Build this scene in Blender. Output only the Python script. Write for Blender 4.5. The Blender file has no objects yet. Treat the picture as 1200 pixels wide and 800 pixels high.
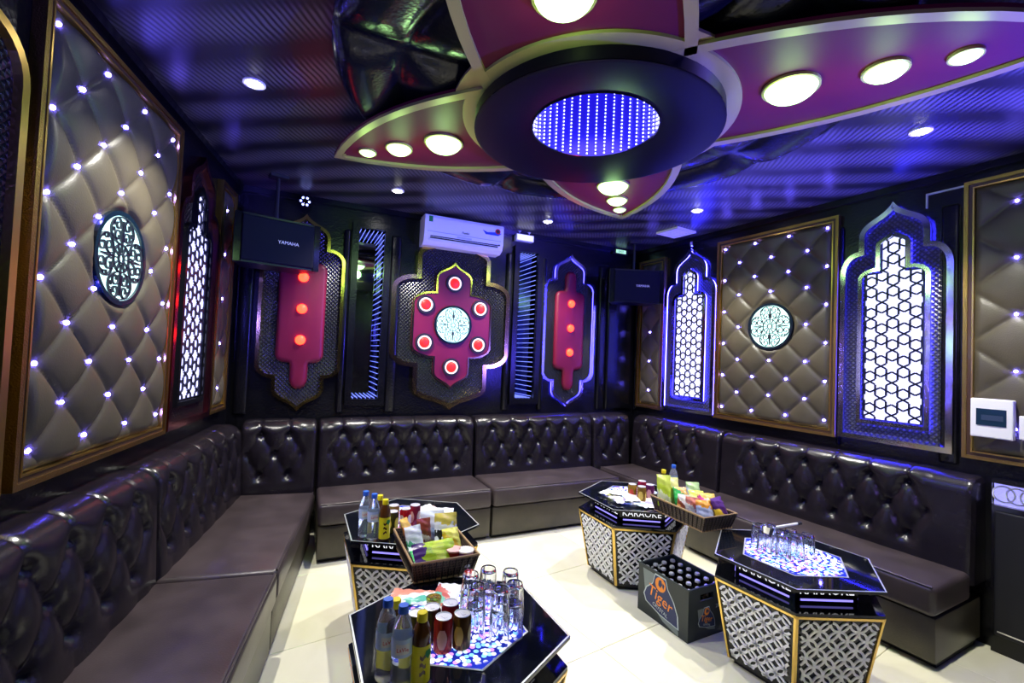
import bpy, bmesh, math, random
from mathutils import Matrix, Vector
random.seed(7)
S = bpy.context.scene
COL = S.collection
PI = math.pi

# ------------------------------------------------------------------ camera
FWD = Vector((0.42175, 0.90619, 0.03066)); RGT = Vector((0.90534, -0.42273, 0.04070)); UPV = Vector((-0.04984, -0.01060, 0.99870))
cam_d = bpy.data.cameras.new('camera'); cam = bpy.data.objects.new('camera', cam_d); COL.objects.link(cam)
cam_d.sensor_width = 36.0; cam_d.lens = 533.0 * 36.0 / 1200.0; cam_d.clip_start = 0.02
m = Matrix.Identity(4)
for i in range(3):
    m[i][0] = RGT[i]; m[i][1] = UPV[i]; m[i][2] = -FWD[i]
m[2][3] = 1.56
cam.matrix_world = m
S.camera = cam

# ------------------------------------------------------------------ world, exposure
w = bpy.data.worlds.new('world'); S.world = w; w.use_nodes = True
w.node_tree.nodes['Background'].inputs[0].default_value = (0.02, 0.02, 0.05, 1)
w.node_tree.nodes['Background'].inputs[1].default_value = 0.3
S.view_settings.view_transform = 'Standard'; S.view_settings.look = 'None'
S.view_settings.exposure = 0.0; S.view_settings.gamma = 1.0; S.view_settings.use_curve_mapping = False

CE = 2.83                                   # ceiling height
DOWN_W, BULB_W, BLUE_W = 185, 2.6, 26.0     # lamp powers
EM = dict(lattice=2.0, rosette=1.8, led=330.0, bulb=5.0, tunnel=8.0, red=13.0, mirror_reflection=1.5, panel=1.5)

def lamp(name, kind, loc, power, color, parent=None, size=0.05, spot=None, blend=0.6, direction=None):
    d = bpy.data.lights.new(name, kind); d.energy = power; d.color = color
    if kind == 'SPOT':
        d.spot_size = spot; d.spot_blend = blend; d.shadow_soft_size = size
    elif kind == 'POINT':
        d.shadow_soft_size = size
    o = bpy.data.objects.new(name, d); COL.objects.link(o); o.location = loc
    if direction is not None:
        o.rotation_euler = Vector(direction).to_track_quat('-Z', 'Y').to_euler()
    if parent: o.parent = parent
    return o

# ------------------------------------------------------------------ frames of the walls (local X along, Y up, Z out of the wall)
D = 4.2
XR, AR = 3.5379, 0.05064
XL, AL = -0.4989, -0.15285
def frame(o, u):
    u = Vector(u).normalized(); v = Vector((0, 0, 1)); n = u.cross(v)
    M = Matrix.Identity(4)
    for i in range(3):
        M[i][0] = u[i]; M[i][1] = v[i]; M[i][2] = n[i]; M[i][3] = o[i]
    return M
FB = frame((0, D, 0), (1, 0, 0))
FR = frame((XR, D, 0), (math.sin(AR), -math.cos(AR), 0))
FL = frame((XL, D, 0), (-math.sin(AL), math.cos(AL), 0))       # local x = -s on this wall
T = Matrix.Translation
def RZ(a): return Matrix.Rotation(a, 4, 'Z')

# ------------------------------------------------------------------ materials
MATS = {}
def mat(name, color=(.5, .5, .5), rough=.5, metal=0., emit=None, estr=0., trans=0., ior=1.45, coat=0., spec=.5, build=None, alpha=1.):
    if name in MATS: return MATS[name]
    mt = bpy.data.materials.new(name); mt.use_nodes = True
    nt = mt.node_tree; b = nt.nodes['Principled BSDF']
    b.inputs['Base Color'].default_value = (*color, 1); b.inputs['Roughness'].default_value = rough
    b.inputs['Metallic'].default_value = metal; b.inputs['Transmission Weight'].default_value = trans
    b.inputs['IOR'].default_value = ior; b.inputs['Coat Weight'].default_value = coat
    b.inputs['Specular IOR Level'].default_value = spec; b.inputs['Alpha'].default_value = alpha
    if emit:
        b.inputs['Emission Color'].default_value = (*emit, 1); b.inputs['Emission Strength'].default_value = estr
    if build: build(nt, b)
    MATS[name] = mt
    return mt
def nd(nt, t, **kw):
    n = nt.nodes.new(t)
    for k, v in kw.items():
        if k in n.inputs: n.inputs[k].default_value = v
        else: setattr(n, k, v)
    return n
def coords(nt, kind='Object', scale=(1, 1, 1), rot=(0, 0, 0)):
    c = nd(nt, 'ShaderNodeTexCoord'); mp = nd(nt, 'ShaderNodeMapping')
    mp.inputs['Scale'].default_value = scale; mp.inputs['Rotation'].default_value = rot
    nt.links.new(c.outputs[kind], mp.inputs[0]); return mp.outputs[0]
def ramp(nt, fac, stops, interp='LINEAR'):
    r = nd(nt, 'ShaderNodeValToRGB'); r.color_ramp.interpolation = interp
    el = r.color_ramp.elements
    while len(el) < len(stops): el.new(0.5)
    for e, (p, c) in zip(el, stops): e.position = p; e.color = (*c, 1)
    nt.links.new(fac, r.inputs[0]); return r.outputs[0]
def bumped(nt, b, height, strength=.3, dist=.01):
    bp = nd(nt, 'ShaderNodeBump'); bp.inputs['Strength'].default_value = strength; bp.inputs['Distance'].default_value = dist
    nt.links.new(height, bp.inputs['Height']); nt.links.new(bp.outputs[0], b.inputs['Normal'])
def leather(scale=140., var=.25, c=(.03, .03, .03), strength=.12, rvar=.1, rough=.35):
    def f(nt, b):
        co = coords(nt)
        v = nd(nt, 'ShaderNodeTexVoronoi'); v.inputs['Scale'].default_value = scale; nt.links.new(co, v.inputs['Vector'])
        bumped(nt, b, v.outputs['Distance'], strength, .004)
        n = nd(nt, 'ShaderNodeTexNoise'); n.inputs['Scale'].default_value = 5.; n.inputs['Detail'].default_value = 5.; nt.links.new(co, n.inputs['Vector'])
        lo = tuple(x * (1 - var) for x in c); hi = tuple(x * (1 + var) for x in c)
        nt.links.new(ramp(nt, n.outputs[0], [(.3, lo), (.7, hi)]), b.inputs['Base Color'])
        mr = nd(nt, 'ShaderNodeMapRange'); mr.inputs[3].default_value = rough - rvar; mr.inputs[4].default_value = rough + rvar
        nt.links.new(n.outputs[0], mr.inputs[0]); nt.links.new(mr.outputs[0], b.inputs['Roughness'])
    return f
M_SOFA = mat('sofa_leather', rough=.3, build=leather(150, .22, (.011, .0085, .012), .08, .06, .25))
M_SEAT = mat('seat_leather', rough=.35, build=leather(150, .3, (.048, .036, .038), .08, .07, .34))
M_BASE = mat('sofa_base_leather', rough=.35, build=leather(150, .3, (.05, .043, .03), .10, .06, .34))
M_WALL = mat('black_wall_leather', rough=.35, build=leather(60, .3, (.0035, .0035, .005), .2, .06, .24))
M_BEIGE = mat('taupe_tufted_leather', rough=.4, build=leather(160, .16, (.072, .061, .038), .10, .05, .4))
M_CEILPAD = mat('black_ceiling_leather', rough=.25, spec=.28, build=leather(70, .3, (.004, .005, .007), .12, .05, .2))
def weave(c1, c2, sc):
    def f(nt, b):
        co = coords(nt, 'Object', (sc, sc, sc), (0, 0, PI / 4))
        ck = nd(nt, 'ShaderNodeTexVoronoi', distance='CHEBYCHEV'); ck.inputs['Scale'].default_value = 1.; ck.inputs['Randomness'].default_value = 0.
        ck.voronoi_dimensions = '2D'; nt.links.new(co, ck.inputs['Vector'])
        nt.links.new(ramp(nt, ck.outputs['Distance'], [(.1, c1), (.5, c2)]), b.inputs['Base Color'])
        iv = nd(nt, 'ShaderNodeMath', operation='SUBTRACT'); iv.inputs[0].default_value = 1.; nt.links.new(ck.outputs['Distance'], iv.inputs[1])
        bumped(nt, b, iv.outputs[0], .9, .012)
    return f
M_WEAVE = mat('black_woven_leather', rough=.25, build=weave((.016, .017, .02), (.003, .003, .004), 42.))
M_WEAVE2 = mat('halo_lit_woven_leather', rough=.3, build=weave((.06, .06, .075), (.012, .012, .016), 42.))  # same weave in a lighter colour, to show the blue halo light
M_RED = mat('crimson_panel', rough=.5, spec=.25, build=leather(220, .08, (.09, .0015, .02), .04, .05, .5))
M_REDPAD = mat('crimson_leather_pad', rough=.45, build=leather(180, .1, (.17, .004, .03), .06, .05, .45))
def goldb(nt, b):
    co = coords(nt); n = nd(nt, 'ShaderNodeTexNoise'); n.inputs['Scale'].default_value = 160.; nt.links.new(co, n.inputs['Vector'])
    bumped(nt, b, n.outputs[0], .5, .006)
M_GOLD = mat('brass_trim', (.75, .5, .13), .3, 1.)
M_GOLDF = mat('gilded_carved_frame', (.4, .25, .07), .32, 1., build=goldb)
M_BROWN = mat('dark_brown_molding', (.06, .03, .016), .35, coat=.3)
M_PALEGOLD = mat('champagne_border', (.42, .34, .13), .36, .5)
M_MIRTRIM = mat('mirror_trim', (.82, .8, .78), .12, 1.)
M_CHROME = mat('chrome', (.85, .85, .87), .12, 1.)
M_BLACK = mat('black_gloss', (.006, .006, .008), .12)
M_BLACKM = mat('black_matte', (.012, .012, .014), .5)
M_DISC = mat('dark_disc_lacquer', (.002, .001, .006), .36, spec=.16)
M_FRET = mat('dark_fretwork', (.006, .007, .02), .35)
M_WHITEP = mat('white_plastic', (.82, .82, .82), .35)
M_WHITEF = mat('white_fretwork', (.93, .93, .95), .35)
M_GLASSBLK = mat('black_table_glass', (.004, .005, .008), .05, spec=.6)
M_EDGE = mat('silver_edge_line', (.7, .72, .7), .3, .6)
M_GLASS = mat('clear_glass', (.95, .97, 1.), .02, trans=1., ior=1.45)
M_GREENGLASS = mat('olive_glass', (.45, .5, .08), .04, trans=.9, ior=1.45)
M_PET = mat('clear_bottle', (.86, .93, 1.), .04, trans=.86, ior=1.3)
M_WATERLABEL = mat('water_label', (.62, .75, .95), .4)
M_CAPBLUE = mat('blue_cap', (.03, .13, .6), .35)
M_CAPYEL = mat('yellow_cap', (.85, .68, .01), .35)
M_TEALAB = mat('yellow_label', (.85, .75, .01), .4)
M_TEA = mat('amber_tea', (.09, .03, .006), .1, coat=.5)
M_BOTTLE = mat('brown_beer_bottle', (.012, .008, .006), .1)
M_ALU = mat('aluminium', (.75, .75, .78), .35, .5)
M_CRATE = mat('dark_green_crate_plastic', (.012, .02, .023), .4)
M_ORANGE = mat('orange_print', (.8, .25, .02), .45)
M_NAVY = mat('navy_print', (.01, .02, .09), .45)
M_SILVERP = mat('silver_print', (.42, .5, .52), .4)
M_REDP = mat('red_print', (.6, .02, .03), .45)
M_BLUEP = mat('blue_print', (.03, .08, .5), .45)
M_GREENP = mat('green_print', (.02, .25, .06), .45)
M_WICKER = mat('wicker_weave', (.03, .02, .015), .5)
def wick(nt, b):
    co = coords(nt, 'Object', (1, 1, 1)); br = nd(nt, 'ShaderNodeTexBrick')
    sep = nd(nt, 'ShaderNodeSeparateXYZ'); nt.links.new(co, sep.inputs[0]); ad = nd(nt, 'ShaderNodeMath', operation='ADD')
    nt.links.new(sep.outputs[0], ad.inputs[0]); nt.links.new(sep.outputs[1], ad.inputs[1])
    cb = nd(nt, 'ShaderNodeCombineXYZ'); nt.links.new(ad.outputs[0], cb.inputs[0]); nt.links.new(sep.outputs[2], cb.inputs[1]); nt.links.new(cb.outputs[0], br.inputs['Vector'])
    br.inputs['Scale'].default_value = 40.; br.inputs['Mortar Size'].default_value = .07; br.inputs['Brick Width'].default_value = .55; br.inputs['Row Height'].default_value = .5
    br.inputs['Color1'].default_value = (.02, .011, .009, 1); br.inputs['Color2'].default_value = (.012, .007, .006, 1); br.inputs['Mortar'].default_value = (.11, .075, .05, 1)
    nt.links.new(br.outputs['Color'], b.inputs['Base Color']); bumped(nt, b, br.outputs['Fac'], .8, .006)
M_WICKER = mat('dark_wicker', rough=.5, build=wick)
M_RATTAN = mat('tan_rattan_rim', (.35, .22, .1), .5)
def tilef(nt, b):
    co = coords(nt, 'Object'); n = nd(nt, 'ShaderNodeTexNoise'); n.inputs['Scale'].default_value = 2.2; n.inputs['Detail'].default_value = 7.; n.inputs['Distortion'].default_value = 1.
    nt.links.new(co, n.inputs['Vector'])
    nt.links.new(ramp(nt, n.outputs[0], [(.3, (.74, .71, .52)), (.7, (.86, .83, .66))]), b.inputs['Base Color'])
M_TILE = mat('cream_floor_tile', rough=.1, build=tilef)
M_GROUT = mat('grout', (.3, .28, .2), .7)
def ceilf(nt, b):
    co = coords(nt, 'Object', (1, 1, 1), (0, 0, .6))
    n = nd(nt, 'ShaderNodeTexNoise'); n.inputs['Scale'].default_value = 3.2; nt.links.new(co, n.inputs['Vector'])
    wv = nd(nt, 'ShaderNodeTexWave', wave_type='BANDS', bands_direction='X'); wv.inputs['Scale'].default_value = 11.; wv.inputs['Distortion'].default_value = 2.6
    wv.inputs['Detail'].default_value = 1.; wv.inputs['Detail Scale'].default_value = .6; nt.links.new(co, wv.inputs['Vector'])
    w2 = nd(nt, 'ShaderNodeTexWave', wave_type='BANDS', bands_direction='Y'); w2.inputs['Scale'].default_value = 1.1; w2.inputs['Distortion'].default_value = 3.
    nt.links.new(co, w2.inputs['Vector'])
    mx = nd(nt, 'ShaderNodeMath', operation='MULTIPLY'); nt.links.new(wv.outputs['Fac'], mx.inputs[0]); nt.links.new(w2.outputs['Fac'], mx.inputs[1])
    nt.links.new(ramp(nt, mx.outputs[0], [(.05, (.012, .012, .014)), (.75, (.11, .11, .12))]), b.inputs['Base Color'])
M_CEIL = mat('wavy_ceiling_paper', rough=.33, build=ceilf)

def emis(name, col, st): return mat(name, tuple(min(1, c) * .6 for c in col), .5, emit=col, estr=st)
M_LATW = emis('violet_white_backlight', (.55, .56, 1.), EM['lattice'])
M_ROSW = emis('mint_white_backlight', (.62, 1., .92), EM['rosette'])
M_LED = emis('blue_white_led', (.11, .085, 1.), EM['led'])
M_BULB = emis('greenish_white_bulb', (.5, 1., .3), EM['bulb'])
M_TUNLED = emis('blue_leds_and_reflections', (.42, .42, 1.), EM['tunnel'])
M_TUNWALL = mat('glowing_blue_mirror_well', (.012, .01, .3), .25, emit=(.02, .01, .55), estr=.55)  # LED light on the well wall is put in as its own glow
M_REDLAMP = emis('red_lamp', (1., .022, .008), EM['red'])
M_REDLAMP2 = emis('red_lamp_face', (1., .015, .012), 1.6)
M_DOWN = emis('downlight_lens', (1., .97, .92), 45.)
M_MLED = emis('mirror_led_reflections', (.2, .26, 1.), EM['mirror_reflection'])
M_HALO = emis('blue_halo_strip', (.03, .025, 1.), 95.)
M_HALO2 = emis('soft_blue_halo_strip', (.03, .025, 1.), 30.)
M_MIRROR = mat('dark_mirror', (.75, .8, .9), .03, 1.)
M_MWALL = mat('blue_mirror_box', (.03, .04, .3), .2, .5)
M_EXIT = emis('exit_face', (.4, .8, .5), 1.2)
M_EMERG = emis('emergency_face', (1., 1., .85), .9)
M_TIERLED = emis('violet_tier_led', (.3, .25, 1.), 1.5)
M_TEXTW = emis('lit_white_lettering', (.95, .95, 1.), 1.0)
M_BLUESTAR = emis('star_lamp', (.3, .35, 1.), 5.)
def floral(nt, b):
    co = coords(nt, 'Object', (52, 52, 0))
    v = nd(nt, 'ShaderNodeTexVoronoi'); v.voronoi_dimensions = '2D'; v.inputs['Scale'].default_value = 1.; nt.links.new(co, v.inputs['Vector'])
    cc = nd(nt, 'ShaderNodeSeparateColor'); nt.links.new(v.outputs['Color'], cc.inputs[0])
    col = ramp(nt, cc.outputs[0], [(0, (.85, .85, 1.)), (.35, (.75, .3, .8)), (.5, (.25, .6, 1.)), (.7, (.95, .9, 1.)), (.9, (.6, .9, .95))], 'CONSTANT')
    mk = ramp(nt, v.outputs['Distance'], [(.42, (1, 1, 1)), (.5, (0, 0, 0))])
    ln = nd(nt, 'ShaderNodeVectorMath', operation='LENGTH'); nt.links.new(co, ln.inputs[0])
    rr = ramp(nt, ln.outputs['Value'], [(0, (1, 1, 1)), (1., (1, 1, 1))])
    md = nd(nt, 'ShaderNodeMath', operation='DIVIDE'); nt.links.new(ln.outputs['Value'], md.inputs[0]); md.inputs[1].default_value = 13.4
    edge = ramp(nt, md.outputs[0], [(.82, (1, 1, 1)), (.9, (0, 0, 0))])
    mm = nd(nt, 'ShaderNodeMix', data_type='RGBA', blend_type='MULTIPLY'); mm.inputs[0].default_value = 1.; nt.links.new(mk, mm.inputs[6]); nt.links.new(edge, mm.inputs[7])
    mx = nd(nt, 'ShaderNodeMix', data_type='RGBA'); nt.links.new(mm.outputs[2], mx.inputs[0]); mx.inputs[6].default_value = (.01, .02, .28, 1); nt.links.new(col, mx.inputs[7])
    nt.links.new(mx.outputs[2], b.inputs['Base Color']); nt.links.new(mx.outputs[2], b.inputs['Emission Color']); b.inputs['Emission Strength'].default_value = EM['panel']
M_FLORAL = mat('floral_light_panel', rough=.15, build=floral)
def packmat(name, c1, c2, c3, ang=.5, metal=0.):
    def f(nt, b):
        co = coords(nt, 'Generated', (1, 1, 1), (0, 0, ang))
        sp = nd(nt, 'ShaderNodeSeparateXYZ'); nt.links.new(co, sp.inputs[0])
        n = nd(nt, 'ShaderNodeTexNoise'); n.inputs['Scale'].default_value = 4.; nt.links.new(co, n.inputs['Vector'])
        ad = nd(nt, 'ShaderNodeMath', operation='MULTIPLY_ADD'); ad.inputs[1].default_value = .45; nt.links.new(n.outputs[0], ad.inputs[0]); nt.links.new(sp.outputs[1], ad.inputs[2])
        nt.links.new(ramp(nt, ad.outputs[0], [(0, c1), (.5, c2), (.72, c1), (.95, c3)], 'CONSTANT'), b.inputs['Base Color'])
    return mat(name, rough=.3, metal=metal, build=f)

# ------------------------------------------------------------------ mesh helpers
class MB:
    def __init__(s): s.v = []; s.f = []
    def add(s, vs, fs, M=None):
        o = len(s.v)
        s.v += [tuple(M @ Vector(p)) for p in vs] if M is not None else [tuple(p) for p in vs]
        s.f += [tuple(o + i for i in f) for f in fs]; return s
    def box(s, x0, x1, y0, y1, z0, z1, M=None):
        return s.add([(x, y, z) for x in (x0, x1) for y in (y0, y1) for z in (z0, z1)],
                     [(0, 1, 3, 2), (4, 6, 7, 5), (0, 4, 5, 1), (2, 3, 7, 6), (0, 2, 6, 4), (1, 5, 7, 3)], M)
    def rbox(s, x0, x1, y0, y1, z0, z1, r=.02, seg=3, M=None):
        b = bmesh.new(); bmesh.ops.create_cube(b, size=1.)
        for v in b.verts: v.co = Vector((x0 + (v.co.x + .5) * (x1 - x0), y0 + (v.co.y + .5) * (y1 - y0), z0 + (v.co.z + .5) * (z1 - z0)))
        bmesh.ops.bevel(b, geom=b.edges[:], offset=r, segments=seg, profile=.5, affect='EDGES'); b.verts.index_update()
        s.add([v.co for v in b.verts], [[v.index for v in f.verts] for f in b.faces], M); b.free(); return s
    def lathe(s, prof, n=24, M=None, cap=True):
        vs = []; fs = []
        for r, z in prof: vs += [(r * math.cos(2 * PI * k / n), r * math.sin(2 * PI * k / n), z) for k in range(n)]
        for i in range(len(prof) - 1):
            for k in range(n):
                fs.append((i * n + k, i * n + (k + 1) % n, (i + 1) * n + (k + 1) % n, (i + 1) * n + k))
        if cap:
            fs.append(tuple(range(n))[::-1]); fs.append(tuple((len(prof) - 1) * n + k for k in range(n)))
        return s.add(vs, fs, M)
    def tube(s, path, r, n=8, closed=False, M=None):
        path = [Vector(p) for p in path]; L = len(path); vs = []; fs = []
        for i, p in enumerate(path):
            a = path[(i - 1) % L] if (closed or i) else p; c = path[(i + 1) % L] if (closed or i < L - 1) else p
            t = (c - a).normalized(); q = Vector((0, 0, 1)) if abs(t.z) < .9 else Vector((1, 0, 0))
            x = t.cross(q).normalized(); y = x.cross(t)
            vs += [p + r * (math.cos(2 * PI * k / n) * x + math.sin(2 * PI * k / n) * y) for k in range(n)]
        for i in range(L if closed else L - 1):
            j = (i + 1) % L
            for k in range(n): fs.append((i * n + k, i * n + (k + 1) % n, j * n + (k + 1) % n, j * n + k))
        if not closed: fs += [tuple(range(n))[::-1], tuple((L - 1) * n + k for k in range(n))]
        return s.add(vs, fs, M)
    def prism(s, poly, z0, z1, M=None):
        n = len(poly)
        vs = [(x, y, z0) for x, y in poly] + [(x, y, z1) for x, y in poly]
        return s.add(vs, [tuple(range(n))[::-1], tuple(range(n, 2 * n))] + [(i, (i + 1) % n, n + (i + 1) % n, n + i) for i in range(n)], M)
    def ring(s, outer, inner, z0, z1, M=None):
        n = len(outer); vs = [(x, y, z) for z in (z0, z1) for P in (outer, inner) for x, y in P]; fs = []
        for i in range(n):
            j = (i + 1) % n
            fs += [(2 * n + i, 2 * n + j, 3 * n + j, 3 * n + i), (i, n + i, n + j, j), (i, j, 2 * n + j, 2 * n + i), (n + j, n + i, 3 * n + i, 3 * n + j)]
        return s.add(vs, fs, M)
    def ribbon(s, pts, w, z0, z1, closed=False, M=None, inside=None):
        pts = [Vector(p) for p in pts]; L = len(pts); lf = []; rg = []
        for i, p in enumerate(pts):
            a = pts[(i - 1) % L] if (closed or i) else p; c = pts[(i + 1) % L] if (closed or i < L - 1) else p
            t = c - a; t = t.normalized() if t.length > 1e-9 else Vector((1, 0)); nn = Vector((-t.y, t.x)) * w / 2
            lf.append(p + nn); rg.append(p - nn)
        for i in range(L if closed else L - 1):
            j = (i + 1) % L
            if inside and not (inside(pts[i]) and inside(pts[j])): continue
            q = [lf[i], lf[j], rg[j], rg[i]]
            s.add([(a.x, a.y, z0) for a in q] + [(a.x, a.y, z1) for a in q], [(4, 7, 6, 5), (0, 4, 5, 1), (2, 6, 7, 3)], M)
        return s
    def grid(s, nu, nv, fn, M=None):
        vs = [fn(i / nu, j / nv) for j in range(nv + 1) for i in range(nu + 1)]
        return s.add(vs, [(j * (nu + 1) + i, j * (nu + 1) + i + 1, (j + 1) * (nu + 1) + i + 1, (j + 1) * (nu + 1) + i) for j in range(nv) for i in range(nu)], M)
    def sphere(s, c, r, sx=1, sy=1, sz=1, n=12, k=8, M=None):
        vs = []; fs = []
        for j in range(k + 1):
            th = PI * j / k
            for i in range(n):
                ph = 2 * PI * i / n
                vs.append((c[0] + r * sx * math.sin(th) * math.cos(ph), c[1] + r * sy * math.sin(th) * math.sin(ph), c[2] + r * sz * math.cos(th)))
        for j in range(k):
            for i in range(n): fs.append((j * n + i, (j + 1) * n + i, (j + 1) * n + (i + 1) % n, j * n + (i + 1) % n))
        return s.add(vs, fs, M)
    def mesh(s, name, mt, smooth=False):
        me = bpy.data.meshes.new(name); me.from_pydata(s.v, [], s.f); me.validate()
        if mt: me.materials.append(mt)
        if smooth:
            me.polygons.foreach_set('use_smooth', [True] * len(me.polygons))
            if smooth != 'all': me.set_sharp_from_angle(angle=math.radians(40))
        me.update(); return me
    def build(s, name, mt, parent=None, smooth=False, M=None, fix=False):
        me = s.mesh(name, mt, smooth)
        if fix:
            b = bmesh.new(); b.from_mesh(me); bmesh.ops.recalc_face_normals(b, faces=b.faces); b.to_mesh(me); b.free()
        return link(name, me, parent, M)
def link(name, me, parent=None, M=None):
    o = bpy.data.objects.new(name, me); COL.objects.link(o)
    if parent: o.parent = parent
    if M is not None: o.matrix_local = M
    return o
def tag(o, label, cat, group=None):
    o['label'] = label; o['category'] = cat
    if group: o['group'] = group
    return o
def thing(name, label, cat, M, group=None):
    o = bpy.data.objects.new(name, None); COL.objects.link(o); o.matrix_world = M; o.empty_display_size = .05
    return tag(o, label, cat, group)
def struct(o): o['kind'] = 'structure'; return o
def kids(o): return [c for c in bpy.data.objects if c.parent == o]
def dup(root, M, label, group=None):
    def rec(o, p):
        c = o.copy(); COL.objects.link(c); c.parent = p
        for ch in CH.get(o.name, []): rec(ch, c)
        return c
    CH = {}
    for o in bpy.data.objects:
        if o.parent: CH.setdefault(o.parent.name, []).append(o)
    r = rec(root, None); r.matrix_world = M; r['label'] = label
    if group: r['group'] = group
    return r
def text_mesh(txt, size, depth, mt, align='CENTER'):
    c = bpy.data.curves.new('lettering', 'FONT'); c.body = txt; c.size = size; c.extrude = depth; c.align_x = align; c.align_y = 'CENTER'; c.resolution_u = 2
    o = bpy.data.objects.new('lettering', c); COL.objects.link(o)
    bpy.context.view_layer.update()
    me = bpy.data.meshes.new_from_object(o.evaluated_get(bpy.context.evaluated_depsgraph_get()))
    bpy.data.objects.remove(o); bpy.data.curves.remove(c); me.materials.clear(); me.materials.append(mt); me.name = 'lettering'
    return me
def circ(r, n, cx=0, cy=0, a0=0): return [(cx + r * math.cos(a0 + 2 * PI * k / n), cy + r * math.sin(a0 + 2 * PI * k / n)) for k in range(n)]
def inpoly(poly):
    def f(p):
        x, y = p[0], p[1]; c = False; j = len(poly) - 1
        for i in range(len(poly)):
            xi, yi = poly[i]; xj, yj = poly[j]
            if (yi > y) != (yj > y) and x < (xj - xi) * (y - yi) / (yj - yi) + xi: c = not c
            j = i
        return c
    return f
def offset(poly, d):
    n = len(poly); out = []
    for i in range(n):
        a = Vector(poly[i - 1]); p = Vector(poly[i]); c = Vector(poly[(i + 1) % n])
        t1 = (p - a).normalized(); t2 = (c - p).normalized()
        n1 = Vector((-t1.y, t1.x)); n2 = Vector((-t2.y, t2.x)); k = 1 + n1.dot(n2)
        q = p + (n1 + n2) * (d / max(k, .35)); out.append((q.x, q.y))
    return out
def bez(p0, p1, p2, p3, n):
    return [tuple((1 - t) ** 3 * p0[k] + 3 * (1 - t) ** 2 * t * p1[k] + 3 * (1 - t) * t * t * p2[k] + t ** 3 * p3[k] for k in (0, 1)) for t in [i / n for i in range(1, n + 1)]]
def ogee_half(hw, nw, zsh, znt, znk, ztip):      # right half from the shoulder to the tip
    P = [(hw, zsh)]
    P += [(nw + (hw - nw) * math.cos(a), zsh + (znt - zsh) * math.sin(a)) for a in [PI / 2 * i / 7 for i in range(1, 8)]]
    if znk > znt: P.append((nw, znk))
    h = ztip - znk
    P += bez((nw, znk), (nw, znk + .6 * h), (.3 * nw, znk + .5 * h), (0, ztip), 12)
    return P
def ogee(hw, nw, zsh, znt, znk, ztip, zb=None, zc=None):
    R = ogee_half(hw, nw, zsh, znt, znk, ztip)
    Lh = [(-x, y) for x, y in R[:-1]][::-1]
    if zb is not None: return [(-hw, zb), (hw, zb)] + R + Lh
    low = [(-x, 2 * zc - y) for x, y in R]; lowR = [(x, 2 * zc - y) for x, y in R[:-1]][::-1]
    return R + Lh + low + lowR

# ------------------------------------------------------------------ the room
YF = -1.3
def wall_pt(side, y): return (XR + math.sin(AR) * (D - y)) if side > 0 else (XL + math.sin(AL) * (D - y))
tile_root = struct(MB().prism([(-1.7, YF - .2), (4.1, YF - .2), (4.1, 4.4), (-1.7, 4.4)], -.08, -.006).build('floor', M_GROUT))
tm = MB().rbox(0, .797, 0, .797, -.02, 0, .0025, 1).mesh('tile', M_TILE)
inroom = lambda x, y: wall_pt(-1, y) - .75 < x < wall_pt(1, y) + .75 and YF - .6 < y < D + .7
Rt = RZ(math.radians(8.0))
org = Vector((1.307, 2.005, 0))
for i in range(-6, 7):
    for j in range(-6, 6):
        Mt = T(org) @ Rt @ T((i * .8 + .25, j * .8, 0)); c = Mt @ Vector((.4, .4, 0))
        if inroom(c.x, c.y): link('tile', tm, tile_root, Mt)
CX, CY = 1.25, 1.83                                  # centre of the ceiling flower
cm = MB()
n = 72; inner = circ(.318, n, CX, CY)
outer = []
for x, y in inner:
    dx, dy = x - CX, y - CY; t = min((3.9 - CX) / dx if dx > 0 else (-1.6 - CX) / dx if dx < 0 else 9e9, (4.32 - CY) / dy if dy > 0 else (YF - .1 - CY) / dy if dy < 0 else 9e9)
    outer.append((CX + dx * t, CY + dy * t))
cm.ring(outer, inner, CE, CE + .06)
struct(cm.build('ceiling', M_CEIL))
def slab(name, F, u0, u1, holes=(), z0=0., z1=CE, th=.12):
    b = MB(); us = sorted({u0, u1, *[h[0] for h in holes], *[h[1] for h in holes]})
    for a, c in zip(us, us[1:]):
        hs = [h for h in holes if h[0] <= a and c <= h[1]]; z = z0
        for h in sorted(hs, key=lambda q: q[2]): b.box(a, c, z, h[2], -th, 0); z = h[3]
        b.box(a, c, z, z1, -th, 0)
    o = b.build(name, M_WALL); o.matrix_world = F; return struct(o)
WIN = ((.423, .645, 1.126, 2.628), (1.987, 2.205, 1.126, 2.628))
wb = slab('wall_back', FB, XL - .12, XR + .12, WIN)
wr = slab('wall_right', FR, 0, 5.6)
wl = slab('wall_left', FL, -5.6, 0)
wf = MB().box(-1.8, 4.2, YF - .12, YF, 0, CE).build('wall_front', M_WALL); struct(wf)
# padded leather columns and bands on the walls
def pad(parent, x0, x1, y0, y1, d=.03, r=.02): MB().rbox(x0, x1, y0, y1, .001, d, min(r, d * .9), 3).build('leather_pad', M_WALL, parent, 'all')
for x0, x1 in ((-.46, -.36), (.30, .36), (.705, .80), (1.86, 1.925), (2.265, 2.32), (3.0, 3.1), (3.12, 3.5)): pad(wb, x0, x1, 1.0, 2.60)
for x0, x1 in ((0.02, .06), (2.03 + .13, 2.2 - .03), (2.74, 2.83)): pad(wr, x0, x1, 1.0, 2.62, .018)
MB().box(XL, XR, CE - .045, CE - .002, .0, .035).build('cornice', M_BLACK, wb)
MB().box(.06, 5.4, CE - .045, CE - .002, .0, .035).build('cornice', M_BLACK, wr)
MB().box(-5.4, -.02, CE - .045, CE - .002, .0, .035).build('cornice', M_BLACK, wl)
MB().box(2.66, 5.4, CE - .115, CE - .105, .0, .012).box(2.66, 2.668, CE - .2, CE - .105, 0, .012).build('metal_strip', M_EDGE, wr)

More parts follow.
